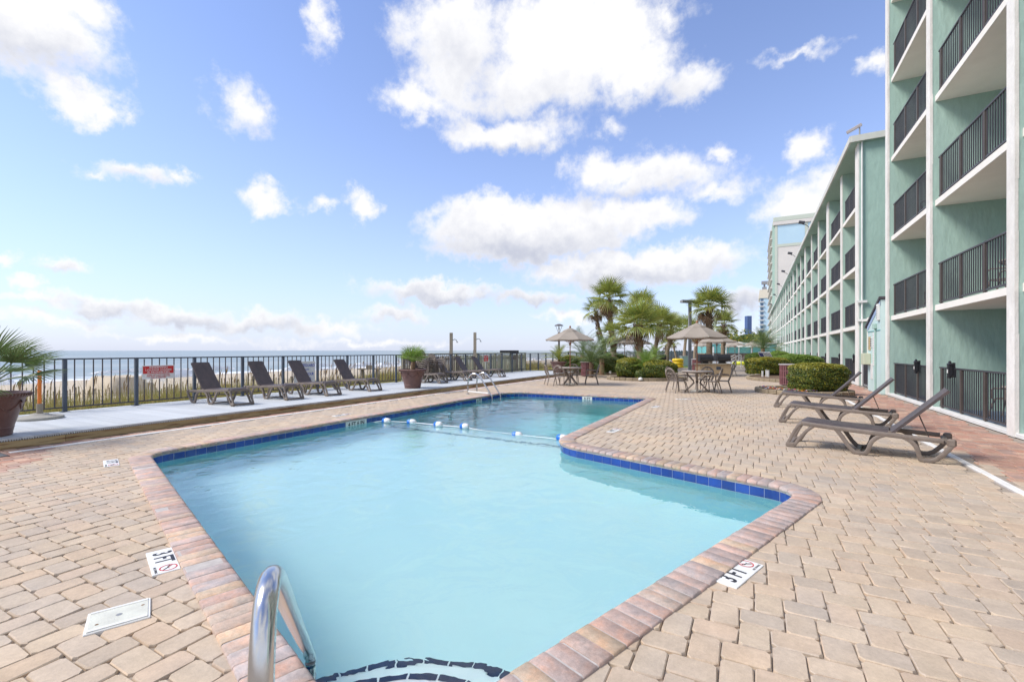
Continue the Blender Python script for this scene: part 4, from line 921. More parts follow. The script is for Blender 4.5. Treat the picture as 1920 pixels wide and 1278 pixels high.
for f in range(15): z = zt1 - 8 - f * 2.9; MB().box(x0 - .9, x0 + 2.4, TY - .9, TY - .02, z, z + .5).build('balcony', M['tower_white'], tw); MB().box(x0 + .3, x0 + 1.9, TY - .1, TY - .02, z + .7, z + 2.2).build('window', M['glass_blue'], tw)
# navy tower
tw = thing('far_navy_tower', 'distant dark blue glass tower standing alone on the skyline', 'building'); d = 420; xa, ya = ray(1405.5, d)
zt1 = 1.5 + (657 - 592) * d / 853
MB().box(-2.0, 2.0, 0, 5, -1, zt1).build('body', M['tower_navy'], tw, loc=(xa, ya, 0), rot=TH)
for f in range(9): MB().box(-1.9, -1.2, -.05, -.01, 3 + f * 3.3, 4.4 + f * 3.3).build('window', M['glass_blue'], tw, loc=(xa, ya, 0), rot=TH)
# ================================================================ SUN LOUNGERS  (local x: 0 foot -> 1.9 head, y: across)
def arc(cx_, cz_, r, a0_, a1_, n_, rx=None): return [(cx_ + (rx or r) * math.cos(math.radians(a0_ + (a1_ - a0_) * k / n_)), cz_ + r * math.sin(math.radians(a0_ + (a1_ - a0_) * k / n_)) ) for k in range(n_ + 1)]
def make_lounger(label, group, ang=47):
    t = thing('sun_lounger', label, 'sun lounger', (0, 0, 0), 0, group)
    sec = rect_sec(.022, .026)
    def ribbon(mb, pts, y, w=.020, th=.026): mb.tube([(x, y, z) for x, z in pts], 1.0, sec=rect_sec(w, th), up=(0, 0, 1))
    for y in (.03, .63):
        mb = MB()
        # side rail
        mb.tube([(.20, y, .385), (.6, y, .355), (1.25, y, .325), (1.80, y, .305)], 1.0, sec=rect_sec(.024, .030))
        # middle V leg, flat foot, big arch, rear foot and swept-up bumper
        mid = [(.62, .37), (.70, .26), (.80, .10), (.855, .035), (.90, .024), (.96, .024), (1.0, .045), (1.03, .12)] + [(1.29 - .262 * math.cos(a), .10 + .235 * math.sin(a)) for a in np.linspace(.25, PI - .25, 12)] + [(1.555, .10), (1.575, .035), (1.61, .024), (1.67, .024), (1.73, .055), (1.80, .13), (1.865, .23), (1.90, .31)]
        pts = mid; m = len(pts); vs = []; w = .022
        th = [.030] * m
        mb.tube([(x, y, z) for x, z in pts], 1.0, sec=rect_sec(w, .027), up=(0, 1, 0.0001) if False else (0, 0, 1))
        # foot leg: two bars meeting in the boot
        mb.tube([(.245, y, .385), (.17, y, .35), (.09, y, .20), (.03, y, .06), (.012, y, .02)], 1.0, sec=rect_sec(.022, .022))
        mb.tube([(.36, y, .35), (.27, y, .27), (.175, y, .14), (.115, y, .03), (.03, y, .018)], 1.0, sec=rect_sec(.022, .022))
        mb.box(.0, .12, y - .026, y + .026, 0, .075, .012)
        mb.box(1.83, 1.925, y - .03, y + .03, .24, .345, .02)
        mb.build('side_frame', M['resin'], t, smooth=40)
    mb = MB(); mb.box(.005, .075, .05, .61, .018, .058, .012); mb.build('foot_bar', M['resin'], t)
    mb = MB(); mb.box(.16, .22, .05, .61, .33, .39, .015); mb.build('cross_bar', M['resin'], t)
    MB().box(1.80, 1.86, .05, .61, .26, .31, .012).build('cross_bar', M['resin'], t); MB().box(.87, .93, .05, .61, .02, .05, .01).build('cross_bar', M['resin'], t)
    # seat sling: cushion-like, gently sagging, rolled front edge
    mb = MB(); nx = 16; ny = 6; top = []; bot = []
    for i in range(nx + 1):
        s = i / nx; x = .185 + s * 1.06
        for j in range(ny + 1):
            q = j / ny * 2 - 1; y = .33 + q * .285
            z = .435 - .058 * s - .012 * (1 - q * q) * math.sin(PI * s); z -= .03 * abs(q) ** 8; z -= .03 * max(0, 1 - s * 14)
            top.append((x, y, z)); bot.append((x, y, z - .035))
    nn_ = len(top); q_ = lambda i, j: i * (ny + 1) + j
    fs = [(q_(i, j), q_(i + 1, j), q_(i + 1, j + 1), q_(i, j + 1)) for i in range(nx) for j in range(ny)]
    fs += [tuple(nn_ + k for k in reversed(f)) for f in fs]
    for i in range(nx): fs += [(q_(i, 0), nn_ + q_(i, 0), nn_ + q_(i + 1, 0), q_(i + 1, 0)), (q_(i, ny), q_(i + 1, ny), nn_ + q_(i + 1, ny), nn_ + q_(i, ny))]
    for j in range(ny): fs += [(q_(0, j), q_(0, j + 1), nn_ + q_(0, j + 1), nn_ + q_(0, j)), (q_(nx, j), nn_ + q_(nx, j), nn_ + q_(nx, j + 1), q_(nx, j + 1))]
    mb.add(top + bot, fs); mb.build('seat_sling', M['sling'], t, smooth=50)
    a = math.radians(ang); hx, hz = 1.265, .345; L = .86; ca, sa = math.cos(a), math.sin(a)
    mb = MB(); top = []; bot = []
    for i in range(11):
        s = i / 10
        for j in range(ny + 1):
            q = j / ny * 2 - 1; y = .33 + q * (.285 - .012 * s); sag = -.016 * (1 - q * q) * math.sin(PI * s) - .012 * abs(q) ** 8
            px_, pz_ = hx + ca * L * s - sa * (sag + .02), hz + sa * L * s + ca * (sag + .02)
            top.append((px_, y, pz_)); bot.append((px_ + sa * .034, y, pz_ - ca * .034))
    nn_ = len(top); fs = [(q_(i, j), q_(i + 1, j), q_(i + 1, j + 1), q_(i, j + 1)) for i in range(10) for j in range(ny)]
    fs += [tuple(nn_ + k for k in reversed(f)) for f in fs]
    for i in range(10): fs += [(q_(i, 0), nn_ + q_(i, 0), nn_ + q_(i + 1, 0), q_(i + 1, 0)), (q_(i, ny), q_(i + 1, ny), nn_ + q_(i + 1, ny), nn_ + q_(i, ny))]
    for j in range(ny): fs += [(q_(0, j), q_(0, j + 1), nn_ + q_(0, j + 1), nn_ + q_(0, j)), (q_(10, j), nn_ + q_(10, j), nn_ + q_(10, j + 1), q_(10, j + 1))]
    mb.add(top + bot, fs); mb.build('backrest_sling', M['sling'], t, smooth=50)
    for y in (.13, .53):
        mb = MB(); mb.tube([(hx + ca * .42, y, hz + sa * .42), (1.66, y, .335)], .008, 6); mb.build('back_strut', M['rail_brown'], t)
    for y in (.045, .615): MB().tube([(1.255, y - .02, .355), (1.255, y + .02, .355)], .026, 10).build('hinge', M['resin'], t, smooth=40)
    return t
GR = 'brown sling sun loungers on the paved terrace'; GL_ = 'brown sling sun loungers in a row on the raised deck'
L0 = make_lounger('brown sling lounger nearest the viewer on the right, its foot towards the pool', GR)
L0.location = (.45, 8.3, 0); L0.rotation_euler = (0, 0, math.radians(-12))
dup(L0, (.47, 11.03, 0), math.radians(-9), 'middle one of the three brown loungers on the paving beside the white drain strip')
dup(L0, (.48, 13.95, 0), math.radians(-7), 'farthest of the three brown loungers on the paving, in front of the round planter')
L1 = make_lounger('brown lounger on the deck nearest the big left pot, beside the red sign', GL_, 52)
L1.scale = (1, .82, 1); L1.location = (-10.98, 7.02, DZ); L1.rotation_euler = (0, 0, PI + math.radians(2))
for y, a, lb in ((8.45, 0, 'second brown lounger on the deck from the red sign'), (9.75, 1, 'brown lounger on the deck in front of the white and blue sign'), (11.45, -1, 'brown lounger on the deck just before the potted palm'),
                 (15.42, 0, 'brown lounger on the deck just behind the potted palm'), (17.25, 1, 'brown lounger on the deck in front of the stacked chairs'), (18.85, -1, 'last but one brown lounger on the deck, in front of the timber rail'), (20.4, 0, 'farthest brown lounger on the deck beside the red notice')):
    dup(L1, (-10.98 if y < 12 else -11.15, y, DZ), PI + math.radians(a), lb)
# ================================================================ CHAIRS, TABLES, UMBRELLAS
def make_chair(label, group):
    t = thing('patio_chair', label, 'chair', (0, 0, 0), 0, group)
    mb = MB(); k = 20; pl = [(.235 * math.copysign(abs(math.cos(2 * PI * q / k)) ** .6, math.cos(2 * PI * q / k)), .225 * math.copysign(abs(math.sin(2 * PI * q / k)) ** .6, math.sin(2 * PI * q / k))) for q in range(k)]
    mb.prism(pl, .40, .425); mb.build('seat', M['resin'], t)
    for sx in (-1, 1):
        MB().tube([(sx * .20, .19, .41), (sx * .235, .24, .2), (sx * .25, .27, 0)], [.022, .018, .016], 6).build('leg', M['resin'], t, smooth=50)
        MB().tube([(sx * .20, -.19, .41), (sx * .23, -.25, .2), (sx * .25, -.30, 0)], [.022, .018, .016], 6).build('leg', M['resin'], t, smooth=50)
        MB().tube([(sx * .235, .22, .41), (sx * .27, .22, .60), (sx * .285, .15, .645), (sx * .285, -.05, .64), (sx * .26, -.22, .63)], .019, 6).build('armrest', M['resin'], t, smooth=50)
    hoop = [(.25 * math.cos(a), -.21 - .14 * max(0, (z - .41)) / .45, z) for a, z in [(PI * q / 14, .56 + .31 * math.sin(PI * q / 14)) for q in range(15)]]
    hoop = [(.225, -.19, .41)] + hoop + [(-.225, -.19, .41)]
    MB().tube(hoop, 1.0, sec=[(-.026, -.012), (.026, -.012), (.026, .012), (-.026, .012)], up=(0, -1, .3)).build('back_hoop', M['resin'], t, smooth=50)
    mb = MB()
    def bk(x, z): return (x, -.205 - .14 * (z - .41) / .45, z)
    for s in (-1, 1):
        mb.tube([bk(s * .20, .44), bk(s * .08, .56), bk(s * -.05, .68), bk(s * -.16, .80)], .010, 4); mb.tube([bk(s * .08, .42), bk(s * .17, .55), bk(s * .21, .68)], .009, 4)
        mb.tube([bk(s * .03, .43), bk(s * .10, .60), bk(s * .03, .75), bk(0, .86)], .010, 4)
    mb.tube([bk(-.22, .60), bk(-.1, .56), bk(.1, .56), bk(.22, .60)], .010, 4); mb.tube([bk(-.20, .72), bk(0, .66), bk(.20, .72)], .009, 4)
    mb.build('back_lattice', M['resin'], t)
    return t
CH = None
def chair(x, y, rot, label, group, z=0, s=1.0):
    global CH
    if CH is None: CH = make_chair(label, group); CH.location = (x, y, z); CH.rotation_euler = (0, 0, rot); return CH
    return dup(CH, (x, y, z), rot, label, group, s)
def make_umbrella(label, x, y, z0=0, s=1.0, group=None, pole=M['pole_wood'], first={}):
    if 'u' in first: 
        o = dup(first['u'], (x, y, z0), random.uniform(0, 1), label, group, s); return o
    t = thing('patio_umbrella', label, 'umbrella', (x, y, z0), TH + .2, group); first['u'] = t
    n8 = 8; Rr = 1.12
    for k in range(n8):
        a0_, a1_ = 2 * PI * k / n8, 2 * PI * (k + 1) / n8; mb = MB(); vs = []; rows = 7; cols = 5
        for i in range(rows):
            s_ = i / (rows - 1); r = .16 + (Rr - .16) * s_
            for j in range(cols):
                q = j / (cols - 1); ca, sa = math.cos(a0_), math.sin(a0_); cb_, sb_ = math.cos(a1_), math.sin(a1_)
                x_, y_ = r * (ca * (1 - q) + cb_ * q), r * (sa * (1 - q) + sb_ * q)
                sag = 4 * q * (1 - q); z = 2.40 - .42 * s_ ** 1.12 - .035 * sag * s_ * (1 - s_ * .3)
                vs.append((x_, y_, z))
        fs = [(i * cols + j, (i + 1) * cols + j, (i + 1) * cols + j + 1, i * cols + j + 1) for i in range(rows - 1) for j in range(cols - 1)]
        mb.add(vs, fs); e0 = (rows - 1) * cols
        mb.add([vs[e0 + j] for j in range(cols)] + [(vs[e0 + j][0] * .995, vs[e0 + j][1] * .995, vs[e0 + j][2] - .035) for j in range(cols)], [(j, cols + j, cols + j + 1, j + 1) for j in range(cols - 1)])
        mb.build('canopy_panel', M['canopy'], t, smooth=30)
        MB().tube([(0, 0, 2.33), (Rr * math.cos(a0_) * .98, Rr * math.sin(a0_) * .98, 1.955)], .011, 5).build('rib', M['pole_wood'], t)
        MB().tube([(0, 0, 1.78), (Rr * math.cos(a0_) * .5, Rr * math.sin(a0_) * .5, 2.16)], .009, 5).build('strut', M['pole_wood'], t)
    MB().lathe([(.36, 2.33), (.30, 2.385), (.05, 2.49), (.03, 2.50)], 8).build('vent_cap', M['canopy'], t)
    MB().lathe([(.025, 2.48), (.045, 2.52), (.04, 2.57), (.0, 2.60)], 10).build('finial', M['pole_wood'], t, smooth=50)
    MB().tube([(0, 0, .05), (0, 0, 2.5)], .021, 10).build('pole', M['pole_wood'], t, smooth=60)
    MB().lathe([(.045, 1.74), (.045, 1.82)], 10, cap=True).build('hub', M['pole_wood'], t)
    MB().lathe([(.24, .0), (.25, .03), (.20, .06), (.05, .08), (.04, .30), (.0, .30)], 20).build('base', M['concrete'], t, smooth=40)
    return t
TB = {}
def table(x, y, z, rot, label, group=None, s=1.0):
    if 't' in TB: return dup(TB['t'], (x, y, z), rot, label, group, s)
    t = thing('patio_table', label, 'table', (x, y, z), rot, group); TB['t'] = t
    MB().lathe([(.03, .735), (.50, .735), (.53, .74), (.535, .755), (.52, .765), (.03, .765)], 28).build('table_top', M['tabletop'], t, smooth=40)
    MB().lathe([(.49, .70), (.50, .735)], 24).build('rim', M['resin'], t)
    for k in range(4):
        a = PI / 4 + k * PI / 2; c, s_ = math.cos(a), math.sin(a)
        MB().tube([(c * .36, s_ * .36, .72), (c * .30, s_ * .30, .60), (c * .12, s_ * .12, .40), (c * .10, s_ * .10, .34), (c * .26, s_ * .26, .16), (c * .42, s_ * .42, .0)], 1.0, sec=rect_sec(.03, .028)).build('leg', M['resin'], t, smooth=40)
    MB().lathe([(.05, .32), (.05, .42)], 10, cap=True).build('hub', M['resin'], t)
    return t
g1, g2 = 'chairs round the table at the left end of the terrace', 'chairs round the table at the middle of the terrace'
T1 = (-7.1, 18.85); T2 = (-1.80, 17.75)
table(T1[0], T1[1], 0, .3, 'round patio table under the taupe umbrella, left of the two on the terrace', 'round patio tables under umbrellas')
table(T2[0], T2[1], 0, .9, 'round patio table under the taupe umbrella, right of the two near the hedges', 'round patio tables under umbrellas')
def ringchair(T_, deg, r, label, g, tw=0):
    a = math.radians(deg); x, y = T_[0] + r * math.cos(a), T_[1] + r * math.sin(a)
    chair(x, y, a + PI / 2 + tw, label, g)
VD = math.degrees(TH)      # camera looks along +Y rotated by TH: right of picture = angle VD
ringchair(T1, VD + 180, .78, 'brown resin chair at the left side of the left umbrella table', g1, .2)
ringchair(T1, VD + 235, .74, 'brown resin chair in front left of the left umbrella table, back towards the pool', g1)
ringchair(T1, VD + 75, .80, 'brown resin chair behind the left umbrella table', g1)
ringchair(T1, VD + 5, .95, 'brown resin chair pulled out to the right of the left umbrella table', g1, -.2)
ringchair(T2, VD + 195, .82, 'brown resin chair at the left side of the right umbrella table', g2, .1)
ringchair(T2, VD + 130, .82, 'brown resin chair behind left of the right umbrella table beside the hedge', g2)
ringchair(T2, VD - 12, .86, 'brown resin chair at the right side of the right umbrella table', g2, -.2)
ringchair(T2, VD - 62, .62, 'brown resin chair in front right of the right umbrella table, back to the viewer', g2, .5)
ringchair(T2, VD + 50, .86, 'brown resin chair behind right of the right umbrella table', g2)
make_umbrella('open taupe umbrella over the left patio table beside the deck', *T1, group='open umbrellas over the patio tables')
make_umbrella('open taupe umbrella over the middle patio table in front of the light pole', *T2, group='open umbrellas over the patio tables', s=(.97, .97, 1))
for px, d, s, lb in ((1171, 31, 1, 'taupe umbrella beyond the hedge in front of the rough palm trunk, left of a pair'), (1195, 35, 1.0, 'taupe umbrella overlapping behind its neighbour beyond the hedge'), (1344, 27.5, 1.0, 'taupe umbrella behind the two black grills'),
                     (1316, 52, 1.0, 'small taupe umbrella far off between the palm trunks'), (1378, 54, 1.05, 'taupe umbrella far off in front of the white tent roof, left one'), (1411, 57, 1.05, 'taupe umbrella far off in front of the white tent roof, right one'), (1366, 62, 1.0, 'taupe umbrella far off left of the tent roof')):
    x, y = ray(px, d); make_umbrella(lb, x, y, .05, s, 'umbrellas beyond the hedges')
# stacks of chairs against the fence
for sx_, sy_, n_, nm in ((-12.5, 15.55, 7, 'left stack'), (-12.5, 16.3, 5, 'right stack')):
    for k in range(n_):
        if nm == 'left stack': lb = 'bottom chair of the taller stack by the fence' if k == 0 else ('topmost chair of the taller stack by the fence' if k == n_ - 1 else 'brown resin chair inside the taller stack by the fence, %s from the bottom' % ['second', 'third', 'fourth', 'fifth', 'sixth', 'seventh', 'eighth'][k - 1])
        else: lb = 'bottom chair of the lower stack by the fence' if k == 0 else ('topmost chair of the lower stack by the fence' if k == n_ - 1 else 'brown resin chair inside the lower stack by the fence, %s from the bottom' % ['second', 'third', 'fourth', 'fifth', 'sixth'][k - 1])
        chair(sx_ + k * .025, sy_, PI / 2 + PI, lb, 'stacked chairs against the fence', DZ + k * .08)
# ================================================================ BALCONY FURNITURE in the near block
bx_, gB = 4.95, 'chairs on the hotel balconies'
for x, y, z, r, lb in ((4.75, 12.4, .03, 2.2, 'brown chair on the ground floor patio nearest the viewer'), (5.0, 13.9, .03, .8, 'brown chair deeper in the ground floor patio nearest the viewer'),
                       (4.85, 12.7, 2.66, 2.0, 'brown chair on the first floor balcony nearest the viewer'), (4.95, 14.0, 2.66, .9, 'second brown chair on the first floor balcony nearest the viewer'),
                       (4.85, 16.8, 2.66, 2.0, 'brown chair on the first floor balcony past the white fin'), (4.95, 18.2, 2.66, .9, 'second brown chair on the first floor balcony past the white fin'),
                       (4.8, 12.4, 5.32, 2.1, 'brown chair on the second floor balcony nearest the viewer'), (4.8, 16.6, 5.32, 2.1, 'brown chair on the second floor balcony past the white fin'), (4.8, 17.9, 5.32, .9, 'second brown chair on the second floor balcony past the white fin'), (4.8, 12.6, 7.98, 2, 'brown chair on the third floor balcony nearest the viewer'),
                       (4.9, 37.0, .03, 2, 'brown chair on a ground floor patio of the long wing')):
    chair(x, y, r, lb, gB, z)
for x, y, z, lb in ((4.95, 13.2, 2.66, 'small round table on the first floor balcony nearest the viewer'), (4.95, 17.5, 2.66, 'small round table on the first floor balcony past the white fin'), (4.95, 13.1, .03, 'small round table on the ground floor patio nearest the viewer')):
    table(x, y, z, .2, lb, 'round tables on the balconies', (.75, .75, .95))
# ================================================================ POOL HARDWARE
def curve_pts(ctrl, n_=8):
    """Catmull-Rom"""
    P_ = [Vector(c) for c in ctrl]; P_ = [P_[0] * 2 - P_[1]] + P_ + [P_[-1] * 2 - P_[-2]]; o = []
    for i in range(1, len(P_) - 2):
        for k in range(n_):
            t = k / n_; a, b, c, d = P_[i - 1:i + 3]
            o.append(.5 * ((2 * b) + (c - a) * t + (2 * a - 5 * b + 4 * c - d) * t * t + (3 * b - a - 3 * c + d) * t ** 3))
    return o + [P_[-2]]
hx0, hy0 = ray(488, .93)[0], ray(488, .93)[1]
t = thing('pool_handrail', 'brushed steel handrail curving from the paving down to the pool steps', 'handrail', (hx0, hy0, 0))
fx_, fy_ = ray(582, 2.38); dx, dy = fx_ - hx0, fy_ - hy0; LL = math.hypot(dx, dy); ux, uy = dx / LL, dy / LL
pr = [(0, 0), (0, .30), (0, .58), (.003, .74), (.02, .86), (.07, .945), (.15, .965), (.24, .92), (.42, .78), (.75, .52), (1.10, .25), (1.36, .055), (1.435, -.02), (LL, -.10), (LL, -.30), (LL, -.62)]
pts = curve_pts([(ux * a, uy * a, z) for a, z in pr], 7)
MB().tube(pts, .0252, 20).build('rail_tube', M['chrome'], t, smooth=60)
MB().tube([(ux * LL, uy * LL, -.125), (ux * LL, uy * LL, -.13)], .0262, 20).build('joint_ring', M['pole_metal'], t)
MB().lathe([(.075, 0), (.07, .012), (.03, .02)], 24).build('flange', M['chrome'], t, smooth=50)
# ladder at the far left
t = thing('pool_ladder', 'small steel ladder with two hooped rails at the far left edge of the pool', 'ladder', (0, 0, 0))
for y in (13.05, 13.62):
    MB().tube(curve_pts([(-8.62, y, 0), (-8.62, y, .40), (-8.56, y, .62), (-8.38, y, .72), (-8.18, y, .64), (-7.98, y, .40), (-7.74, y, .06), (-7.66, y, -.12), (-7.66, y, -.9)], 5), .026, 10).build('rail', M['chrome'], t, smooth=60)
    MB().lathe([(.06, 0), (.055, .015), (.026, .02)], 14, (-8.62, y, 0)).build('flange', M['chrome'], t)
MB().tube([(-8.62, 13.05, .10), (-7.80, 13.05, .07)], .03, 8).build('guard_tube', M['white'], t, smooth=60)
for z in (-.35, -.62): MB().box(-7.70, -7.62, 13.05, 13.62, z, z + .03).build('tread', M['white'], t)
# rope with floats
RP = [(-7.68, 7.80), (-6.82, 7.97), (-6.04, 7.97), (-5.38, 8.02), (-4.06, 7.88), (-3.05, 7.80)]
t = thing('float_rope', 'white rope with blue and white floats across the pool', 'pool rope', (0, 0, 0))
rp = [(-7.72, 7.72, ZW - .01), (-7.47, 7.82, ZW + .02), (-6.82, 7.98, ZW + .02), (-6.04, 7.98, ZW + .02), (-5.38, 8.02, ZW + .015), (-4.9, 7.98, ZW - .006), (-4.06, 7.88, ZW - .004), (-3.3, 7.84, ZW - .002), (-2.93, 7.78, ZW - .01)]
MB().tube(curve_pts(rp, 5), .009, 6).build('rope', M['float_white'], t, smooth=60)
for (a, b_), z, ang in zip([(-7.40, 7.84), (-6.78, 7.98), (-6.04, 7.98), (-5.38, 8.02), (-4.06, 7.88), (-3.10, 7.82)], (.03, .03, .03, .035, -.01, .03), (.1, .3, -.1, 0, .2, 0)):
    R_ = Matrix.Translation((a, b_, ZW + z)) @ Matrix.Rotation(ang, 4, 'Z') @ Matrix.Rotation(PI / 2, 4, 'Y')
    def lat(prof):
        mb = MB(); mb.lathe(prof, 16); mb.v = [tuple(R_ @ Vector(p)) for p in mb.v]; return mb
    bl = lat([(.012, -.10), (.05, -.098), (.066, -.07), (.067, -.02)]).build('blue_half', M['float_blue'], t, smooth=50)
    lat([(.068, -.02), (.070, .02), (.060, .07), (.035, .10), (.012, .105)]).build('white_half', M['float_white'], t, smooth=50)
# skimmer lid
ang = math.atan2(-.31, .95)
t = thing('skimmer_lid', 'square off-white skimmer lid set in the paving near the handrail', 'skimmer lid', (LIDC.x, LIDC.y, 0), math.radians(-24), scale=(.84, .90, 1))
MB().box(-.15, .15, -.155, .155, -.018, .010, .003).build('frame', M['white'], t); MB().box(-.138, .138, -.143, .143, .0, .0135, .002).build('cover', M['lid'], t)
for x in (-.125, .125): MB().box(x - .012, x + .012, -.14, .14, .0136, .0160).build('edge_strip', M['white'], t)
for x, y, r in ((0, .0, .016), (.06, -.10, .009), (-.05, .115, .009)): MB().lathe([(0, .0142), (r, .0145), (r * 1.1, .0136)], 10, (x, y, 0)).build('screw_hole', M['boot'] if r < .01 else M['pole_metal'], t)
# depth markers
def marker(x, y, rot, label, num='3', small=False, w=.155, h=.46, unit='FT'):
    t = thing('depth_marker', label, 'depth marker', (x, y, .0), rot, 'white depth markers set round the pool')
    MB().box(-h / 2, h / 2, -w / 2, w / 2, -.01, .006, .002).build('plate', M['tag'], t)
    text('lettering', num + ' ' + unit, .155, (-.062, .006, .0068), (0, 0, 0), M['black'], t, .0005, .78, bold=.0035)
    mb = MB(); k = 28; r0, r1 = .044, .052; cx_ = .158; vs = [(cx_ + r * math.cos(2 * PI * q / k), .016 + r * math.sin(2 * PI * q / k), .0075) for q in range(k) for r in (r0, r1)]
    mb.add(vs, [(q * 2, q * 2 + 1, (q * 2 + 3) % (2 * k), (q * 2 + 2) % (2 * k)) for q in range(k)])
    a = math.radians(45); c_, s_ = math.cos(a), math.sin(a); L_ = r0; ww = .003
    mb.add([(cx_ - c_ * L_ - s_ * ww, .010 + s_ * L_ - c_ * ww, .0077), (cx_ + c_ * L_ - s_ * ww, .010 - s_ * L_ - c_ * ww, .0077), (cx_ + c_ * L_ + s_ * ww, .010 - s_ * L_ + c_ * ww, .0077), (cx_ - c_ * L_ + s_ * ww, .010 + s_ * L_ + c_ * ww, .0077)], [(0, 1, 2, 3)])
    mb.build('red_ring', M['red_ink'], t)
    mb = MB(); mb.tube([(cx_ - .026, .018, .0078), (cx_ + .0, .012, .0078), (cx_ + .024, -.012, .0078)], .0028, 4); mb.tube([(cx_ - .004, .012, .0078), (cx_ + .016, .020, .0078)], .002, 4); mb.lathe([(0, .009), (.006, .008)], 8, (cx_ - .03, .026, 0)); mb.build('diver', M['black'], t)
    text('small_print', 'NO DIVING', .022, (cx_, -.056, .0068), (0, 0, 0), M['black'], t, .0005, 1)
    return t
marker(-.085, 3.435, math.radians(70), 'white 3 FT marker with red no diving ring, on the right paving nearest the viewer', '3')
marker(-3.72, 1.70, math.radians(-19), 'white 3 FT marker with red no diving ring, on the left paving nearest the viewer', '3')
x, y = -7.25, 2.98
marker(-7.57, 2.86, math.radians(-19), 'white 3 FT marker beside the far left corner of the coping', '3')
marker(-2.30, 8.45, math.radians(85), 'white depth marker on the paving behind the inner curve of the pool', '4')
marker(-8.45, 7.5, math.radians(90), 'white depth marker on the paving between deck and pool', '4')
marker(-2.30, 12.6, math.radians(85), 'small far white marker on the paving right of the deep end', '7')
marker(-1.9, 14.9, math.radians(20), 'small far white marker lying past the pool corner', '9')
def wallmark(x, y, rot, txt, label, w=.30):
    t = thing('waterline_marker', label, 'depth marker', (x, y, -.112), rot)
    MB().box(-w, w, -.004, .0, -.072, .072, .001).build('plate', M['tag'], t)
    text('lettering', txt, .125, (0, -.0052, -.002), (PI / 2, 0, 0), M['black'], t, .0006, .95, bold=.003)
wallmark(-7.755, 7.28, PI / 2, '4 FT 6 IN', 'white 4 FT 6 IN marker set in the blue waterline tiles near the rope')
wallmark(-7.80, 12.45, PI / 2, '6 FT', 'small white depth marker in the waterline tiles before the ladder', .17)
wallmark(-4.9, 14.615, 0, '9 FT', 'white depth marker in the blue tiles of the far pool wall', .17)
# ================================================================ POTS
def pot(x, y, z, label, s=1.0, first=[None]):
    if first[0] is not None: return dup(first[0], (x, y, z), 1.1, label, scale=s)
    t = thing('plant_pot', label, 'plant pot', (x, y, z), 0, 'large brown plant pots'); first[0] = t
    MB().lathe([(.0, .0), (.27, .0), (.285, .02), (.285, .05), (.30, .12), (.305, .13), (.30, .14), (.36, .36), (.43, .575), (.44, .60), (.475, .605), (.49, .625), (.49, .665), (.475, .68), (.445, .68), (.43, .63), (.41, .58)], 48).build('body', M['pot'], t, smooth=35)
    MB().lathe([(.0, .60), (.42, .60)], 32).build('soil', M['soil'], t)
    # moulded swags and rope rim
    for k in range(8):
        a0_ = 2 * PI * k / 8; pts = []
        for q in range(9):
            a = a0_ + 2 * PI / 8 * q / 8; z_ = .53 - .13 * math.sin(PI * q / 8); r = .36 + (.43 - .36) * (z_ - .36) / .215 + .004; pts.append((r * math.cos(a), r * math.sin(a), z_))
        MB().tube(pts, .011, 6).build('swag', M['pot'], t, smooth=60)
        r = .422; MB().tube([(r * math.cos(a0_), r * math.sin(a0_), .50), ((r + .012) * math.cos(a0_), (r + .012) * math.sin(a0_), .53), (r * math.cos(a0_) + .008 * math.cos(a0_), r * math.sin(a0_) + .008 * math.sin(a0_), .56)], [.012, .02, .012], 6).build('boss', M['pot'], t, smooth=60)
    mb = MB()
    for k in range(64):
        a = 2 * PI * k / 64; mb.tube([(.478 * math.cos(a), .478 * math.sin(a), .61), (.497 * math.cos(a + .03), .497 * math.sin(a + .03), .64), (.485 * math.cos(a + .06), .485 * math.sin(a + .06), .67)], .009, 5)
    mb.build('rope_rim', M['pot'], t, smooth=60)
    return t
pot(-10.57, 2.43, DZ, 'large brown moulded pot at the left edge of the deck holding a fan palm')
pot(-10.79, 12.75, DZ, 'large brown pot with a small palm standing in the middle of the loungers')
p3 = ray(1047, 27.5); pot(p3[0], p3[1], DZ, 'brown pot behind the left umbrella table at the end of the deck')
# ================================================================ PALMS
def fan_frond(R=.75, nblade=26, spread=150, droop=.35, wide=.020, petiole=.55, split=.30):
    mb = MB(); pts = curve_pts([(0, 0, 0), (petiole * .5, 0, petiole * .10), (petiole, 0, petiole * .08)], 3); mb.tube(pts, [.012] * (len(pts) - 1) + [.007], 4)
    bx0, bz0 = petiole, petiole * .08
    for k in range(nblade):
        a = math.radians(-spread / 2 + spread * k / (nblade - 1)) + random.gauss(0, .015); L = R * (1 - .22 * abs(k / (nblade - 1) * 2 - 1) ** 2) * random.uniform(.93, 1.05)
        ca, sa = math.cos(a), math.sin(a); pa, pb = -sa, ca; vs = []
        for s_, w in ((0, .25), (split, .9), (.65, 1.0), (1, .06)):
            x, y = bx0 + ca * L * s_, sa * L * s_; z = bz0 + .10 * L * s_ * (1 - abs(a) * .2) - droop * L * s_ ** 2.3 * (1 + random.uniform(-.2, .3) * (s_ > .6)); ww = wide * w
            vs += [(x - pa * ww, y - pb * ww, z), (x, y, z - ww * .55), (x + pa * ww, y + pb * ww, z)]
        mb.add(vs, [(i * 3 + j, (i + 1) * 3 + j, (i + 1) * 3 + j + 1, i * 3 + j + 1) for i in range(3) for j in range(2)])
    return mb
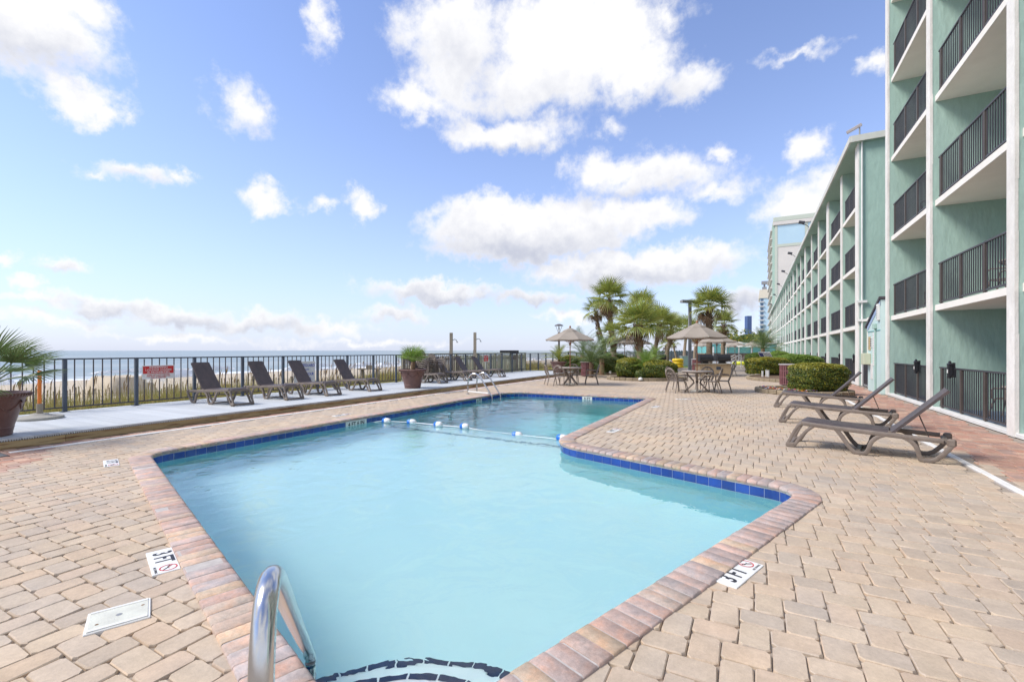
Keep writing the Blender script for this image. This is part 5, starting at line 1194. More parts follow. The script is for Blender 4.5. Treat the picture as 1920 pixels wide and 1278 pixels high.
def feather_frond(L=1.4, n_=26, lw=.22, wide=.008, arch=.55):
    mb = MB(); P_ = [(L * s_, 0, L * (.35 * s_ - arch * s_ ** 2.2)) for s_ in np.linspace(0, 1, 12)]
    mb.tube(P_, [.010 * (1 - .7 * k / 11) for k in range(12)], 4)
    for k in range(n_):
        s_ = .12 + .86 * k / n_; x = L * s_; z = L * (.35 * s_ - arch * s_ ** 2.2); ll = lw * (math.sin(PI * min(1, s_ * 1.02)) ** .6) * random.uniform(.85, 1.1) + .03
        for sd_ in (-1, 1):
            dx_, dy_, dz_ = .55, sd_ * .85, .12 + random.uniform(-.15, .12); vs = [(x - wide, 0, z), (x + wide, 0, z), (x + dx_ * ll * .5 + wide * .8, dy_ * ll * .5, z + dz_ * ll * .5), (x + dx_ * ll * .5 - wide * .8, dy_ * ll * .5, z + dz_ * ll * .5), (x + dx_ * ll, dy_ * ll, z + dz_ * ll - .12 * ll)]
            mb.add(vs, [(0, 1, 2, 3), (3, 2, 4)])
    return mb
FAN = [fan_frond(.84, 24, 215, random.uniform(.10, .30), .019).mesh('frond', M['leaf']) for _ in range(4)]
FAN_D = [fan_frond(.74, 20, 190, random.uniform(.45, .7), .019).mesh('frond', M['leaf']) for _ in range(2)]
DEAD = [fan_frond(.6, 14, 140, 1.2, .022).mesh('dead_frond', M['boot']) for _ in range(2)]
FEA = [feather_frond(1.4, 26).mesh('frond', M['leaf_dark']) for _ in range(2)]
FEB = [feather_frond(1.0, 24, .2, .008, .5).mesh('frond', M['leaf_bright']) for _ in range(2)]
def place_frond(mesh_, parent, z, az_, elv, s, roll=0, r0=.05):
    R_ = Matrix.Rotation(az_, 4, 'Z') @ Matrix.Rotation(-elv, 4, 'Y') @ Matrix.Rotation(roll, 4, 'X')
    o = link('frond', mesh_, parent); o.rotation_euler = R_.to_euler(); o.location = (r0 * math.cos(az_), r0 * math.sin(az_), z); o.scale = (s, s, s); return o
def fan_palm(px, d, ztop, R, label, base_px=None, trunk_r=.16, nf=30, skirt=8, rough=True, boots=30, group='fan palms planted beyond the terrace', zb=0):
    x, y = ray(px, d); t = thing('palm_tree', label, 'palm', (x, y, 0), 0, group)
    bx, by = (ray(base_px, d) if base_px else (x, y)); ox, oy = bx - x, by - y
    zt = ztop - R * .35
    path = curve_pts([(ox, oy, zb), (ox * .9, oy * .9, zb + (zt - zb) * .35), (ox * .25, oy * .25, zb + (zt - zb) * .75), (0, 0, zt)], 4)
    m = len(path); MB().tube(path, [trunk_r * (1.15 - .25 * k / m) * (1 + .03 * (k % 2)) for k in range(m)], 10).build('trunk', M['trunk'], t, smooth=50)
    if boots:
        mb = MB(); Ls = (zt - zb) * (.5 if rough else .28)
        for k in range(boots * 2):
            z = zt - Ls * random.random() ** .9; f = (z - zb) / (zt - zb); a = random.uniform(0, 2 * PI); cx_, cy_ = ox * (1 - f) * .6, oy * (1 - f) * .6; r = trunk_r * .95
            mb.tube([(cx_ + r * math.cos(a) * .8, cy_ + r * math.sin(a) * .8, z), (cx_ + r * 1.35 * math.cos(a + .1), cy_ + r * 1.35 * math.sin(a + .1), z + .12), (cx_ + r * 1.75 * math.cos(a + .15), cy_ + r * 1.75 * math.sin(a + .15), z + .26)], [.05, .035, .012], 4)
        mb.build('leaf_boots', M['boot'], t)
    s = R / 1.25
    nf = int(nf * .85)
    for k in range(nf):
        a = k * 2.399 + random.uniform(-.25, .25); q = (k + .5) / nf; e = math.radians(78 - 105 * q + random.uniform(-9, 9))
        place_frond(random.choice(FAN) if q < .75 else random.choice(FAN_D), t, zt + .1 * (1 - q), a, e, s * random.uniform(.88, 1.08), random.uniform(-.4, .4))
    for k in range(skirt):
        a = random.uniform(0, 2 * PI); o = place_frond(random.choice(DEAD), t, zt - .1, a, math.radians(random.uniform(-60, -25)), s * .8, random.uniform(-.5, .5)); o.name = 'dead_frond'
    return t
def zpy(py, d): return CAMH + (657 - py) * d / 853
fan_palm(1142, 35, zpy(548, 35), 1.7, 'tallest fan palm at the left of the group with a shaggy dark trunk', 1150, .19, 34, 12)
fan_palm(1117, 37, zpy(573, 37), 1.25, 'small crowned fan palm leaning left beside the tallest palm', 1136, .12, 22, 6)
fan_palm(1203, 42, zpy(562, 42), 1.7, 'fan palm crown showing high behind the wide bright palm', 1200, .17, 28, 5)
fan_palm(1196, 26.5, zpy(592, 26.5), 1.55, 'wide bright fan palm with a rough brown trunk behind the hedges', 1201, .17, 34, 3, True, 40)
fan_palm(1235, 33, zpy(596, 33), 1.6, 'fan palm on a smooth leaning trunk right of the bright palm', 1226, .14, 32, 3, False, 14)
fan_palm(1259, 44, zpy(606, 44), 1.6, 'half hidden fan palm with a brown skirt right of the leaning palm', 1250, .17, 26, 10, True, 20)
fan_palm(1287, 56, zpy(608, 56), 1.8, 'distant fan palm on a thin trunk left of the light pole', 1283, .16, 26, 4, False, 10)
fan_palm(1330, 33.5, zpy(562, 33.5), 1.75, 'tall fan palm with a shaggy trunk right of the light pole', 1330, .20, 34, 6, True, 46)
fan_palm(1357, 38, zpy(598, 38), 1.3, 'shorter fan palm just right of the shaggy trunked palm', 1355, .15, 26, 6, True, 24)
fan_palm(1150, 31, zpy(618, 31), 1.15, 'low fan palm in front of the tallest palm trunk', 1152, .17, 22, 6, True, 14)
fan_palm(1250, 46, zpy(640, 46), .9, 'little fan palm low behind the leaning trunks', 1247, .10, 16, 2, False, 6)
fan_palm(1262, 48, zpy(636, 48), .9, 'little palm on a thin curved trunk far behind the hedge', 1268, .09, 14, 2, False, 4)
fan_palm(1306, 60, zpy(622, 60), 1.5, 'far palm crown behind the big umbrella', 1302, .15, 20, 6, True, 10)
fan_palm(1428, 95, zpy(632, 95), 1.8, 'tiny dark palm crown on the skyline beside the slim tower', 1428, .16, 16, 3, False, 4)
# crowns with feather fronds
def feather_palm(x, y, z, h, s, n_, label, meshes, e0=75, e1=-10, trunk=True, group=None):
    t = thing('feather_palm', label, 'palm', (x, y, z), 0, group)
    if trunk: MB().tube([(0, 0, 0), (.02, 0, h)], [.11 * s + .02, .09 * s + .02], 8).build('trunk', M['boot'], t, smooth=50)
    for k in range(n_):
        q = (k + .5) / n_; place_frond(random.choice(meshes), t, h, k * 2.399, math.radians(e0 + (e1 - e0) * q + random.uniform(-8, 8)), s * random.uniform(.85, 1.1), random.uniform(-.3, .3), .03)
    return t
x, y = ray(1108, 25.5); feather_palm(x, y, 0, .85, 1.12, 40, 'feathery dark palm behind the long hedge under the tallest palm', FEA)
x, y = ray(1092, 30); feather_palm(x, y, 0, 1.2, 1.45, 10, 'thin feathery palm reaching up behind the left umbrella', FEA, 85, 20)
x, y = ray(1128, 28); feather_palm(x, y, 0, 1.0, 1.4, 30, 'bushy feather palm left of the small umbrellas', FEA)
x, y = ray(1212, 23.2); feather_palm(x, y, 0, .62, 1.05, 40, 'bright green feathery palm between the two round bushes', FEB, 80, -5)
x, y = ray(1226, 24.5); feather_palm(x, y, 0, 1.15, .8, 22, 'smaller bright feathery plant behind the round planter bushes', FEB, 80, 0)
x, y = ray(1430, 46); feather_palm(x, y, 0, 1.7, 1.8, 46, 'wide soft feathery palm beyond the hedges in front of the long wing', FEA, 80, -15)
x, y = ray(1458, 52); feather_palm(x, y, 0, 1.2, 1.1, 20, 'small feathery palm close to the long wing wall', FEA)
x, y = ray(1192, 29); feather_palm(x, y, 0, 1.0, .9, 14, 'dark spiky plant under the small umbrellas', FEA)
# palm in the left pot: few long stiff fans, drawn large
BIG = [fan_frond(.62, 30, 165, .22, .0125, .55, .22).mesh('frond', M['leaf_dark']) for _ in range(3)]
t = thing('potted_fan_palm', 'fan palm with long narrow blades growing in the big pot at the left edge', 'palm', (-10.57, 2.43, DZ + .60))
MB().tube([(0, 0, 0), (.02, .02, .22)], [.07, .06], 10).build('trunk', M['boot'], t, smooth=50)
for k, (a, e, s, rl) in enumerate([(-150, 40, 1.0, .2), (28, 40, 1.0, -.15), (45, 12, .95, .25), (5, 62, 1.0, .1), (75, 34, .95, .3), (100, 55, .95, 0), (200, 40, 1, 0), (-60, 20, .85, 0), (-20, -4, .8, -.2), (250, 60, .9, .1), (140, 20, .9, 0)]):
    place_frond(BIG[k % 3], t, .2, math.radians(a), math.radians(e), s * .9, rl)
SMF = [fan_frond(.46, 20, 190, .15, .0075, .28, .2).mesh('frond', M['leaf_bright']) for _ in range(3)]
def small_palm(x, y, z, label, s=1.0, h=.25, n_=16, meshes=SMF):
    t = thing('potted_palm', label, 'palm', (x, y, z)); 
    MB().tube([(0, 0, 0), (.03, 0, h)], [.085, .07], 8).build('trunk', M['boot'], t, smooth=50)
    for k in range(n_): place_frond(random.choice(meshes), t, h - .02, k * 2.4, math.radians(82 - 72 * (k + .5) / n_ + random.uniform(-8, 8)), s * random.uniform(.85, 1.1), random.uniform(-.3, .3), .03)
    return t
small_palm(-10.79, 12.75, DZ + .60, 'small bright fan palm growing in the pot among the loungers', .95, .34, 20)
small_palm(p3[0], p3[1], DZ + .60, 'spreading palm growing in the pot behind the left umbrella table', 1.6, .2, 18, [feather_frond(.62, 18, .16, .007, .5).mesh('frond', M['leaf']) for _ in range(2)])
# ================================================================ HEDGES AND PLANTERS
def leaves(mb_mesh_name, pts, nrm, size, mats, top_bias, parent, fresh):
    n_ = len(pts); V = np.zeros((n_, 4, 3)); nr = nrm + rng.normal(0, .55, (n_, 3)); nr /= np.linalg.norm(nr, axis=1)[:, None]
    r = rng.normal(0, 1, (n_, 3)); a = np.cross(nr, r); a /= np.linalg.norm(a, axis=1)[:, None]; b = np.cross(nr, a)
    s = size * rng.uniform(.7, 1.3, (n_, 1))
    V[:, 0] = pts - a * s; V[:, 1] = pts - b * s * .55 + nr * s * .1; V[:, 2] = pts + a * s; V[:, 3] = pts + b * s * .55 + nr * s * .1
    me = bpy.data.meshes.new('foliage'); me.vertices.add(n_ * 4); me.vertices.foreach_set('co', V.ravel()); me.loops.add(n_ * 4); me.loops.foreach_set('vertex_index', np.arange(n_ * 4))
    me.polygons.add(n_); me.polygons.foreach_set('loop_start', np.arange(n_) * 4); me.polygons.foreach_set('loop_total', np.full(n_, 4))
    for m_ in mats: me.materials.append(m_)
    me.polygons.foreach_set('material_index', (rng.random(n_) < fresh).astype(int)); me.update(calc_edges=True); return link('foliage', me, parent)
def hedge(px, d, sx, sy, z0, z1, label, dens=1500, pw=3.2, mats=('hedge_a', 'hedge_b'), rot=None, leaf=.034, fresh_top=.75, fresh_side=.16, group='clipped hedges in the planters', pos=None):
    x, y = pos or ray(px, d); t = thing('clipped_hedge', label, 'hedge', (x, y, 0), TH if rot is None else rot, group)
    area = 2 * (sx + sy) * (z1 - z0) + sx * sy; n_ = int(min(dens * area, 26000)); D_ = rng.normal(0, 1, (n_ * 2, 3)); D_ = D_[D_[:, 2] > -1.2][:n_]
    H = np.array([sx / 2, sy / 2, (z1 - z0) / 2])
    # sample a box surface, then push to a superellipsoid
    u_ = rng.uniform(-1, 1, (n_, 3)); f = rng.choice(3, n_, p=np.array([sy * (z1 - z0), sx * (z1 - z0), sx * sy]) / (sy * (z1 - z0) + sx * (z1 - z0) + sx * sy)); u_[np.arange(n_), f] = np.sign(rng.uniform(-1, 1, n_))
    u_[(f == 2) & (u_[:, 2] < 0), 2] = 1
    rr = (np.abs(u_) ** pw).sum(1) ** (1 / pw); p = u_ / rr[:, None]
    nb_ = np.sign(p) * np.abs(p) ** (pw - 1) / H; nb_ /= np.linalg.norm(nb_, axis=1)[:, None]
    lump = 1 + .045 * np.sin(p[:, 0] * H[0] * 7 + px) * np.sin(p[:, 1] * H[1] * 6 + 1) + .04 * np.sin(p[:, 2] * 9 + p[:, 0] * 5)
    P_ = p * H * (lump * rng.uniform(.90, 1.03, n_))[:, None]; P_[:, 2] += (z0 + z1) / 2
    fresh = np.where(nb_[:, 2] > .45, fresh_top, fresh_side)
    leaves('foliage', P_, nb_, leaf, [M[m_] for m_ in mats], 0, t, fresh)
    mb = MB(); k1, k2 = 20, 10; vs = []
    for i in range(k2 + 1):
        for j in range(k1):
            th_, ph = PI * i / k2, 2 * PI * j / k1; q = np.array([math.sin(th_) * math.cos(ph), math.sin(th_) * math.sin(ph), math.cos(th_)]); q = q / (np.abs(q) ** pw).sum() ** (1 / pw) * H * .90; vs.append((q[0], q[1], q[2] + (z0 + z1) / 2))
    mb.add(vs, [(i * k1 + j, (i + 1) * k1 + j, (i + 1) * k1 + (j + 1) % k1, i * k1 + (j + 1) % k1) for i in range(k2) for j in range(k1)]); mb.build('shade_core', M['hedge_core'], t)  # near-black solid core paints the shade between the leaves
    return t
def planter(cx_, cy_, rx, ry, label, rot=0, nblk=None, h=.15, ph=None):
    t = thing('planter_bed', label, 'planter', (cx_, cy_, 0), rot, None); per = PI * (rx + ry); nb_ = int(per / .30)
    blk = MB().box(-.142, .142, -.08, .08, 0, h * .98, .014).mesh('block', M['block'])
    for k in range(nb_):
        a = 2 * PI * (k + .5) / nb_; tx_, ty_ = -rx * math.sin(a), ry * math.cos(a); link('block', blk, t, (rx * math.cos(a), ry * math.sin(a), random.gauss(0, .003)), math.atan2(ty_, tx_) + random.gauss(0, .015), scale=(math.hypot(tx_, ty_) * 2 * PI / nb_ / .287, 1, 1))
    MB().lathe([(0, .11), (1, .085)], 40).build('mulch', M['mulch'], t, scale=(rx - .06, ry - .06, 1)); return t
planter(1.55, 19.15, 1.42, 1.35, 'round block edged bed with the single clipped bush and pansies')
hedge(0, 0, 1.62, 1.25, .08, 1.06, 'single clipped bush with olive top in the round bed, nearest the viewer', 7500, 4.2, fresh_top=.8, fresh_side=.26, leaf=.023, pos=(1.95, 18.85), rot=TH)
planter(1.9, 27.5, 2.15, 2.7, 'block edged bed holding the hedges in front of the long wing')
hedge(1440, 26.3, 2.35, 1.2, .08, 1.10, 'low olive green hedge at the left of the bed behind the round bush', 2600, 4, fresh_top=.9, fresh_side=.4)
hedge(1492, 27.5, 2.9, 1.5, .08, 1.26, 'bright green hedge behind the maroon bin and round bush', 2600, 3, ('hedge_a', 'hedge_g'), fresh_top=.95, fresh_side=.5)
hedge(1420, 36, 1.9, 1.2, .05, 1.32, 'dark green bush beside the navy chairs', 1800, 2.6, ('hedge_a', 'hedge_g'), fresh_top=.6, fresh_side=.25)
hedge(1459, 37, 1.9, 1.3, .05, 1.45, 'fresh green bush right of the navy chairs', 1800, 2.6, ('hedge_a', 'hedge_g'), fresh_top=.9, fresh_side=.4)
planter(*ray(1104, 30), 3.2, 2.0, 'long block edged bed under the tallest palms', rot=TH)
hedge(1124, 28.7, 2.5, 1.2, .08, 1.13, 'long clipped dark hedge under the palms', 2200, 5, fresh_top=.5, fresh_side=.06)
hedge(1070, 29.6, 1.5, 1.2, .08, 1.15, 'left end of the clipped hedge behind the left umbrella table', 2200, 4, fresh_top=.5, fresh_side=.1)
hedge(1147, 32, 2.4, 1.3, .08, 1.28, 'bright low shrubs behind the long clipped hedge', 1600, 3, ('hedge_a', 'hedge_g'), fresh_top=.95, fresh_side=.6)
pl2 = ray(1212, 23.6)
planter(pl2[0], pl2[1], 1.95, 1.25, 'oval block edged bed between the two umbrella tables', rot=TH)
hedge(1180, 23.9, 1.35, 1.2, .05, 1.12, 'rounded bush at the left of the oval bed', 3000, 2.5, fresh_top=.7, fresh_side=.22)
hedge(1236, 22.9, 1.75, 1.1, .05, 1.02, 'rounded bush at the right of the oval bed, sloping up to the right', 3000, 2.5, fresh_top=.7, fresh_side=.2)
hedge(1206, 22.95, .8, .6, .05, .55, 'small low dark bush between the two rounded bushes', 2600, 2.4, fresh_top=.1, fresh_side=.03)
# pansies
mats_f = [M['fl_orange'], M['fl_white'], M['fl_purple'], M['fl_red'], M['hedge_g']]
t = thing('pansy_bed', 'band of orange, white and purple pansies at the front of the round bed', 'flowers'); mb = MB()
for k in range(900):
    a = random.uniform(math.radians(165), math.radians(285)); r = random.uniform(.60, .94); x, y = 1.55 + 1.42 * r * math.cos(a), 19.15 + 1.35 * r * math.sin(a); z = .13 + random.uniform(0, .06)
    mi = random.choices(range(5), ([5, 2, 1, 1, 3] if int(a * 4) % 3 == 0 else [1, 4, 3, 1, 3] if int(a * 4) % 3 == 1 else [1, 3, 4, 2, 3]))[0]; s_ = random.uniform(.025, .045); p_ = random.uniform(0, 3); tl = random.uniform(-.4, .4)
    mb.add([(x + s_ * math.cos(p_ + q * 1.257), y + s_ * math.sin(p_ + q * 1.257), z + tl * s_ * math.sin(q * 1.257)) for q in range(5)], [(0, 1, 2, 3, 4)], mi)
me = mb.mesh('blooms', mats_f); o = link('blooms', me, t, kind='stuff')
# white path lights in the beds
def pathlight(px, d, h, label, w=.07):
    x, y = ray(px, d); t = thing('path_light', label, 'path light', (x, y, .05), TH, 'white path lights by the hedge'); MB().box(-w / 2, w / 2, -w / 2, w / 2, 0, h, .006).build('post', M['white'], t); MB().box(-w / 2 - .008, w / 2 + .008, -w / 2 - .008, w / 2 + .008, h, h + .02, .004).build('cap', M['tag'], t)
pathlight(1429.8, 24.6, .34, 'short white post light in front of the olive hedge, left one'); pathlight(1437.2, 24.4, .38, 'white post light in front of the olive hedge, middle one'); pathlight(1440.8, 24.3, .38, 'white post light in front of the olive hedge, right one')
x, y = ray(1201, 22.3); t = thing('white_boulder', 'small white round stone light at the front of the oval bed', 'stone', (x, y, .06)); MB().lathe([(.10, 0), (.11, .04), (.08, .11), (.0, .14)], 14).build('body', M['tag'], t, smooth=60)
x, y = ray(1144, 28); t = thing('ground_spotlight', 'small pale ground spotlight in front of the long hedge', 'spotlight', (x, y, .08)); MB().box(-.06, .06, -.05, .05, 0, .16, .01).build('housing', M['white'], t)
# ================================================================ BINS
def bin_(px, d, r, h, label, first=[None]):
    x, y = ray(px, d)
    if first[0]: return dup(first[0], (x, y, 0), .2, label, scale=(r / .32, r / .32, h / .92))
    t = thing('trash_receptacle', label, 'bin', (x, y, 0), 0, 'maroon slatted bins'); first[0] = t; r0, h0 = .32, .92
    for k in range(26):
        a = 2 * PI * k / 26; MB().box(r0 - .008, r0 + .008, -.027, .027, .04, h0 - .03, T=Matrix.Rotation(a, 4, 'Z')).build('slat', M['maroon'], t)
    for z in (.05, .34, .62, h0 - .08): MB().lathe([(r0 + .008, z), (r0 + .014, z + .015), (r0 + .008, z + .03)], 26).build('band', M['maroon'], t)
    MB().lathe([(0, .03), (r0 - .04, .03), (r0 - .035, h0 - .05)], 20).build('liner', M['rail'], t); MB().lathe([(r0 - .03, h0 - .06), (r0 + .05, h0 - .03), (r0 + .05, h0), (r0 - .06, h0 + .01), (r0 - .09, h0)], 26).build('rim', M['grey_cap'], t, smooth=40)
    return t
bin_(1478, 19.6, .30, .98, 'maroon slatted bin behind the pansies beside the clipped bush')
bin_(1308, 30, .34, .95, 'maroon slatted bin behind the pole of the middle umbrella'); bin_(1101, 26.6, .36, .85, 'maroon slatted bin in front of the long hedge behind the left table')
# ================================================================ LAMPS AND POLES
x, y = ray(1048, 27.9); t = thing('path_lamp', 'slim dark lamp post with an upturned cone shade above the left umbrella', 'lamp post', (x, y, 0)); Hh = zpy(607, 27.9)
MB().tube([(0, 0, 0), (0, 0, Hh - .62)], .06, 10).build('post', M['lamp_metal'], t, smooth=60); MB().lathe([(.07, Hh - .64), (.08, Hh - .55), (.055, Hh - .5)], 10, cap=True).build('collar', M['lamp_metal'], t)
MB().lathe([(.03, Hh - .46), (.05, Hh - .3), (.03, Hh - .16)], 10).build('lens', M['tag'], t)
for k in range(4): a = k * PI / 2 + .4; MB().tube([(.055 * math.cos(a), .055 * math.sin(a), Hh - .5), (.2 * math.cos(a), .2 * math.sin(a), Hh - .1)], .012, 4).build('bracket', M['lamp_metal'], t)
MB().lathe([(.0, Hh), (.12, Hh - .02), (.27, Hh - .09), (.28, Hh - .12), (.0, Hh - .12)], 16).build('shade', M['lamp_metal'], t, smooth=30)
x, y = ray(1293.5, 34); Hh = zpy(566, 34); t = thing('area_light_pole', 'grey light pole with a flat T arm standing among the palms', 'light pole', (x, y, 0), TH)
MB().box(-.10, .10, -.10, .10, 0, Hh, .01).build('pole', M['pole_metal'], t); MB().box(-.75, 1.1, -.10, .10, Hh - .04, Hh + .14, .01, T=Matrix.Rotation(.35, 4, 'Z')).build('arm', M['pole_metal'], t); MB().box(-.8, -.05, -.16, .16, Hh - .08, Hh + .10, .02, T=Matrix.Rotation(.35, 4, 'Z')).build('lamp_head', M['pole_metal'], t); MB().box(.4, 1.15, -.16, .16, Hh - .08, Hh + .10, .02, T=Matrix.Rotation(.35, 4, 'Z')).build('lamp_head', M['pole_metal'], t)
# ================================================================ OPEN UMBRELLA STAND left
t = thing('umbrella_stand', 'round grey stand holding an orange pole beside the left pot', 'umbrella stand', (-12.38, 3.55, DZ))
MB().lathe([(.0, 0), (.35, .0), (.355, .03), (.34, .05), (.15, .085), (.12, .11), (.0, .11)], 36).build('base', M['concrete'], t, smooth=35)
MB().tube([(0, 0, .1), (0, 0, .30)], .048, 14).build('sleeve', M['grey_wood'], t, smooth=60); MB().tube([(0, 0, .3), (0, 0, .95)], .030, 14).build('pole', M['orange'], t, smooth=60)
# ================================================================ GRILL STATION
x, y = ray(1338, 26.4); t = thing('grill_counter', 'tan masonry counter with a dark top under the two black grills', 'counter', (x, y, 0), TH)
MB().box(-.95, .85, -.35, .35, 0, .70, .01).build('base', M['stone'], t); MB().box(-1.05, .92, -.42, .42, .701, .76, .01).build('counter_top', M['grey_wood'], t)
MB().box(.0, .26, -.362, -.352, .40, .58).build('notice', M['fence'], t)
for dx_, lb in ((-.52, 'left black covered grill on the tan counter'), (.48, 'right black covered grill on the tan counter')):
    g = thing('grill', lb, 'grill', (x + dx_ * CT, y + dx_ * ST, .761), TH, 'black grills on the counter')
    mb = MB(); prof = [(-.28, .12), (-.30, .22), (-.29, .38), (-.20, .50), (0, .54), (.22, .50), (.28, .36), (.28, .12)]
    vs = [(xx, a, z) for xx in (-.38, .38) for a, z in prof]; mb.add(vs, [(k, k + 1, 9 + k, 8 + k) for k in range(7)] + [tuple(range(8))[::-1], tuple(range(8, 16)), (7, 0, 8, 15)]); mb.build('hood', M['grill'], g)
    MB().box(-.36, .36, -.303, -.29, .335, .43).build('lid_panel', M['grill_lid'], g); MB().box(-.16, .16, -.12, .12, 0, .12).build('pedestal', M['grill'], g); MB().tube([(-.3, -.34, .26), (.3, -.34, .26)], .014, 6).build('handle', M['grill_lid'], g)
x, y = ray(1241, 37); g = thing('grill', 'lone black covered grill behind the oval bed by the leaning palm', 'grill', (x, y, 0), TH, None); MB().box(-.32, .32, -.25, .25, .72, 1.18, .08).build('hood', M['grill'], g); MB().box(-.06, .06, -.06, .06, 0, .72).build('pedestal', M['grill'], g)
# ================================================================ FAR POOL AREA between the palms and the wing
sheet('far_terrace', [ray(1235, 46), ray(1500, 46), ray(1470, 130), ray(1235, 150)], None, -.008, M['white'])
sheet('lawn', [ray(1262, 40), ray(1352, 40), ray(1350, 47), ray(1262, 47)], None, .004, M['lawn'])
# yellow rings stack
x, y = ray(1271, 38); t = thing('yellow_tube_stack', 'stack of bright yellow inflatable rings beyond the round bush', 'inflatable rings', (x, y, 0))
for k in range(3):
    mb = MB(); R0, r0 = .34, .14; vs = [((R0 + r0 * math.cos(b_)) * math.cos(a), (R0 + r0 * math.cos(b_)) * math.sin(a), .2 + k * .25 + r0 * math.sin(b_)) for a in np.linspace(0, 2 * PI, 20, endpoint=False) for b_ in np.linspace(0, 2 * PI, 8, endpoint=False)]
    mb.add(vs, [(i * 8 + j, ((i + 1) % 20) * 8 + j, ((i + 1) % 20) * 8 + (j + 1) % 8, i * 8 + (j + 1) % 8) for i in range(20) for j in range(8)]); mb.build('ring', M['yellow'], t, smooth=60)
x, y = ray(1264.5, 38.5); t = thing('red_float', 'red inflatable standing beside the yellow rings', 'inflatable', (x, y, 0), TH); MB().box(-.12, .12, -.3, .3, .05, .8, .08).build('body', M['red_plastic'], t)
x, y = ray(1284, 44); t = thing('towel_cabinet', 'pale blue cabinet beyond the yellow rings', 'cabinet', (x, y, 0), TH); MB().box(-.4, .4, -.3, .3, 0, .95, .02).build('body', M['stucco_pale'], t); MB().box(-.44, .44, -.34, .34, .951, 1.0, .01).build('lid', M['white'], t)
x, y = ray(1393, 41); t = thing('paddling_pool_ring', 'flat lime yellow inflatable lying on the far terrace', 'inflatable', (x, y, 0), TH)
mb = MB(); R0, r0 = .68, .16; vs = [((R0 + r0 * math.cos(b_)) * math.cos(a) * 1.1, (R0 + r0 * math.cos(b_)) * math.sin(a) * .8, .35 + r0 * math.sin(b_)) for a in np.linspace(0, 2 * PI, 24, endpoint=False) for b_ in np.linspace(0, 2 * PI, 8, endpoint=False)]
mb.add(vs, [(i * 8 + j, ((i + 1) % 24) * 8 + j, ((i + 1) % 24) * 8 + (j + 1) % 8, i * 8 + (j + 1) % 8) for i in range(24) for j in range(8)]); mb.build('ring', M['lime'], t, smooth=60)
# stair rails (white)
x, y = ray(1378, 38); t = thing('stair_rail', 'white sloping handrail of the far terrace steps', 'handrail', (x, y, 0), TH)
for yy in (0, .9): MB().tube([(-.75, yy, .55), (.45, yy, 1.15), (.52, yy, 1.1), (.52, yy, 0)], .04, 6).build('rail', M['white'], t, smooth=60)
# stacked navy loungers
x, y = ray(1443, 33.5)
for k in range(6):
    t = thing('stacked_lounger', ['navy sling lounger leaning at the bottom of the tilted stack in the bed', 'second navy lounger in the tilted stack', 'third navy lounger in the tilted stack', 'fourth navy lounger in the tilted stack', 'fifth navy lounger in the tilted stack', 'outermost navy lounger of the tilted stack in the bed'][k], 'lounger', (x + k * .10 * CT, y + k * .10 * ST, .1), (0, math.radians(-28), TH), 'navy loungers leaning together')
    for yy in (-.3, .3): MB().box(-.02, .02, yy - .02, yy + .02, 0, 1.45, .006).build('side_rail', M['white'], t)
    MB().box(-.012, .012, -.275, .275, .08, 1.38).build('sling', M['navy'], t)
    MB().box(-.03, .03, -.3, .3, 1.42, 1.46).build('end_bar', M['white'], t)
# teal pavilion with a white tent roof
TD = 72; x, y = ray(1390, TD); t = thing('pool_pavilion', 'low teal pavilion with a white peaked fabric roof at the far pool', 'pavilion', (x, y, 0), TH)
MB().box(-4.6, 5.6, 0, 6, 1.05, 2.55).build('wall', M['teal_dark'], t); MB().box(-4.6, 5.6, .3, 6, 0, 1.05).build('base', M['boot'], t)
mb = MB(); z1_ = zpy(639, TD); zb_ = zpy(650, TD)
mb.add([(-3.2, -.8, zb_), (4.1, -.8, zb_), (4.1, 6.5, zb_), (-3.2, 6.5, zb_), (.5, 2.8, z1_)], [(0, 1, 4), (1, 2, 4), (2, 3, 4), (3, 0, 4), (3, 2, 1, 0)]); mb.build('tent_roof', M['roof_white'], t)
for k in range(6): MB().box(-4.6 + k * 2.0, -4.45 + k * 2.0, -.3, -.15, 0, zb_).build('post', M['white'], t)
MB().box(-4.62, 5.62, -.10, -.01, 2.55, 2.75).build('eave_board', M['white'], t)
x, y = ray(1462, 80); 
# low dark fence and furniture of the far pool
t = thing('far_pool_fence', 'low dark fence round the far pool in front of the pavilion', 'fence'); mb = MB(); mr_ = MB(); a_, b_ = ray(1322, 60), ray(1452, 56)
for k in range(90):
    f = k / 89; xx, yy = a_[0] + (b_[0] - a_[0]) * f, a_[1] + (b_[1] - a_[1]) * f; mb.box(xx - .02, xx + .02, yy - .02, yy + .02, 0, 1.15)
mb.build('bars', M['rail'], t, kind='stuff')
mr_.tube([(a_[0], a_[1], 1.15), (b_[0], b_[1], 1.15)], .035, 4); mr_.build('rail', M['rail'], t)
for k, (px, d) in enumerate([(1376, 47), (1389, 50), (1398, 48), (1405, 52), (1412, 49), (1366, 50), (1356, 46)]):
    x, y = ray(px, d); chair(x, y, k * 1.3, ['dark chair far off in front of the pavilion fence, under the left umbrella', 'dark chair in the middle of the far pool deck', 'dark chair beside the lime inflatable', 'dark chair far off near the dark bush', 'dark chair at the right end of the far pool deck', 'dark chair behind the right grill', 'dark chair between the grills far off'][k], 'dark chairs on the far pool deck', 0, 1.0)
x, y = ray(1368, 27.5); chair(x, y, 1.2, 'brown chair just right of the tan grill counter', None)
x, y = ray(1355, 70)
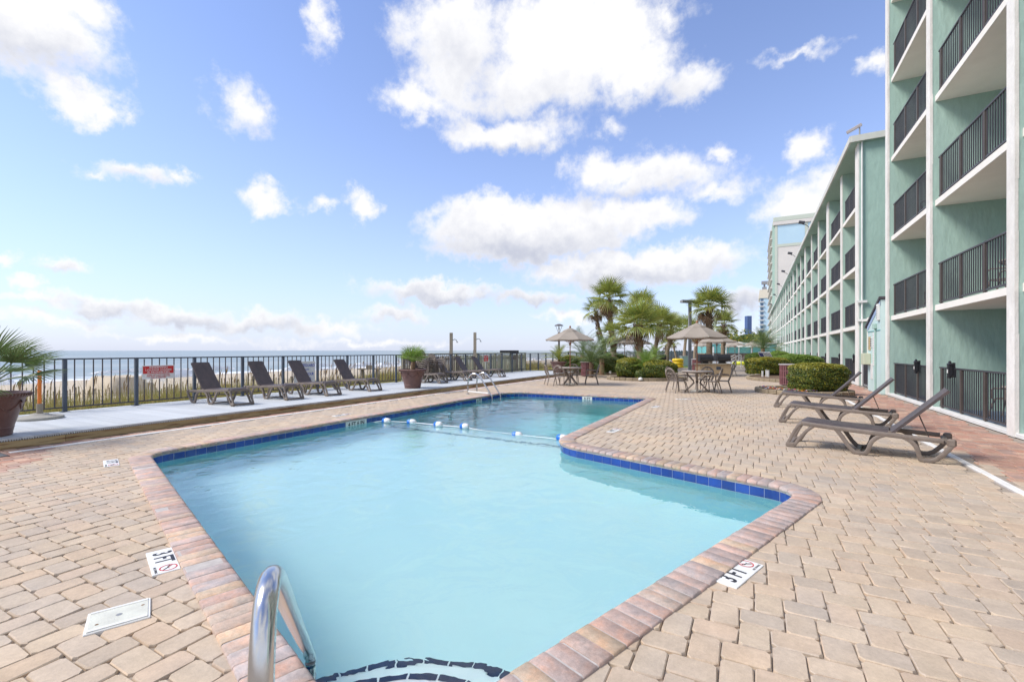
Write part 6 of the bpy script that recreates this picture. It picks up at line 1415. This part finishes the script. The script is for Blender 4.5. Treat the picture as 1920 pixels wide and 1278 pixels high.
# line of low far trees on the skyline
t = thing('far_tree_line', 'band of low olive green trees on the skyline behind the pavilion', 'trees'); 
P_, Nn = [], []
for k in range(34):
    px = random.uniform(1362, 1440); d = random.uniform(100, 130); x, y = ray(px, d); zc = random.uniform(2.2, 4.6) * (1.0 if px < 1420 else .8); R_ = random.uniform(1.4, 2.6); q = rng.normal(0, 1, (260, 3)); q /= np.linalg.norm(q, axis=1)[:, None]
    P_.append(q * R_ * rng.uniform(.7, 1.05, (260, 1)) * np.array([1.4, 1, .9]) + np.array([x, y, zc])); Nn.append(q)
P_ = np.concatenate(P_); Nn = np.concatenate(Nn); o = leaves('foliage', P_, Nn, .32, [M['hedge_a'], M['hedge_b']], 0, t, np.full(len(P_), .35)); t['kind'] = 'stuff'; t.name = 'far_trees'
mb = MB()
for k in range(16): x, y = ray(1364 + k * 4.6, 116); mb.tube([(x, y, 0), (x, y, 3.4)], .2, 5)
mb.build('trunks', M['trunk'], t)
# low white building / roofs along the far shore and blue railing screen
t = thing('blue_screen_wall', 'long low blue-grey screen behind the palm trunks at the beach side', 'wall'); mb = MB(); a_, b_ = ray(1236, 62), ray(1322, 90)
L_ = math.hypot(b_[0] - a_[0], b_[1] - a_[1]); an = math.atan2(b_[1] - a_[1], b_[0] - a_[0])
t.location = (a_[0], a_[1], 0); t.rotation_euler = (0, 0, an)
for k in range(20): MB().box(L_ * k / 20 + .03, L_ * (k + 1) / 20 - .03, -.05, .05, .1, 1.42).build('panel', M['fence'], t)
for k in range(21): MB().box(L_ * k / 20 - .06, L_ * k / 20 + .06, -.08, .08, 0, 1.55).build('post', M['rail'], t)
# people-free beach: a small hut roof by the walkway
x, y = ray(955, 30); t = thing('beach_shower_frame', 'small dark topped timber frame at the end of the green walkway rail', 'timber frame', (x, y, 0), TH)
for sx in (-.5, .5): MB().box(sx - .06, sx + .06, -.06, .06, -1, zpy(662, 30), .01).build('post', M['grey_wood'], t)
MB().box(-.62, .62, -.3, .3, zpy(662, 30), zpy(656.5, 30), .02).build('top', M['grill'], t); MB().box(-.5, .5, -.02, .02, .9, 1.15).build('board', M['grey_wood'], t)
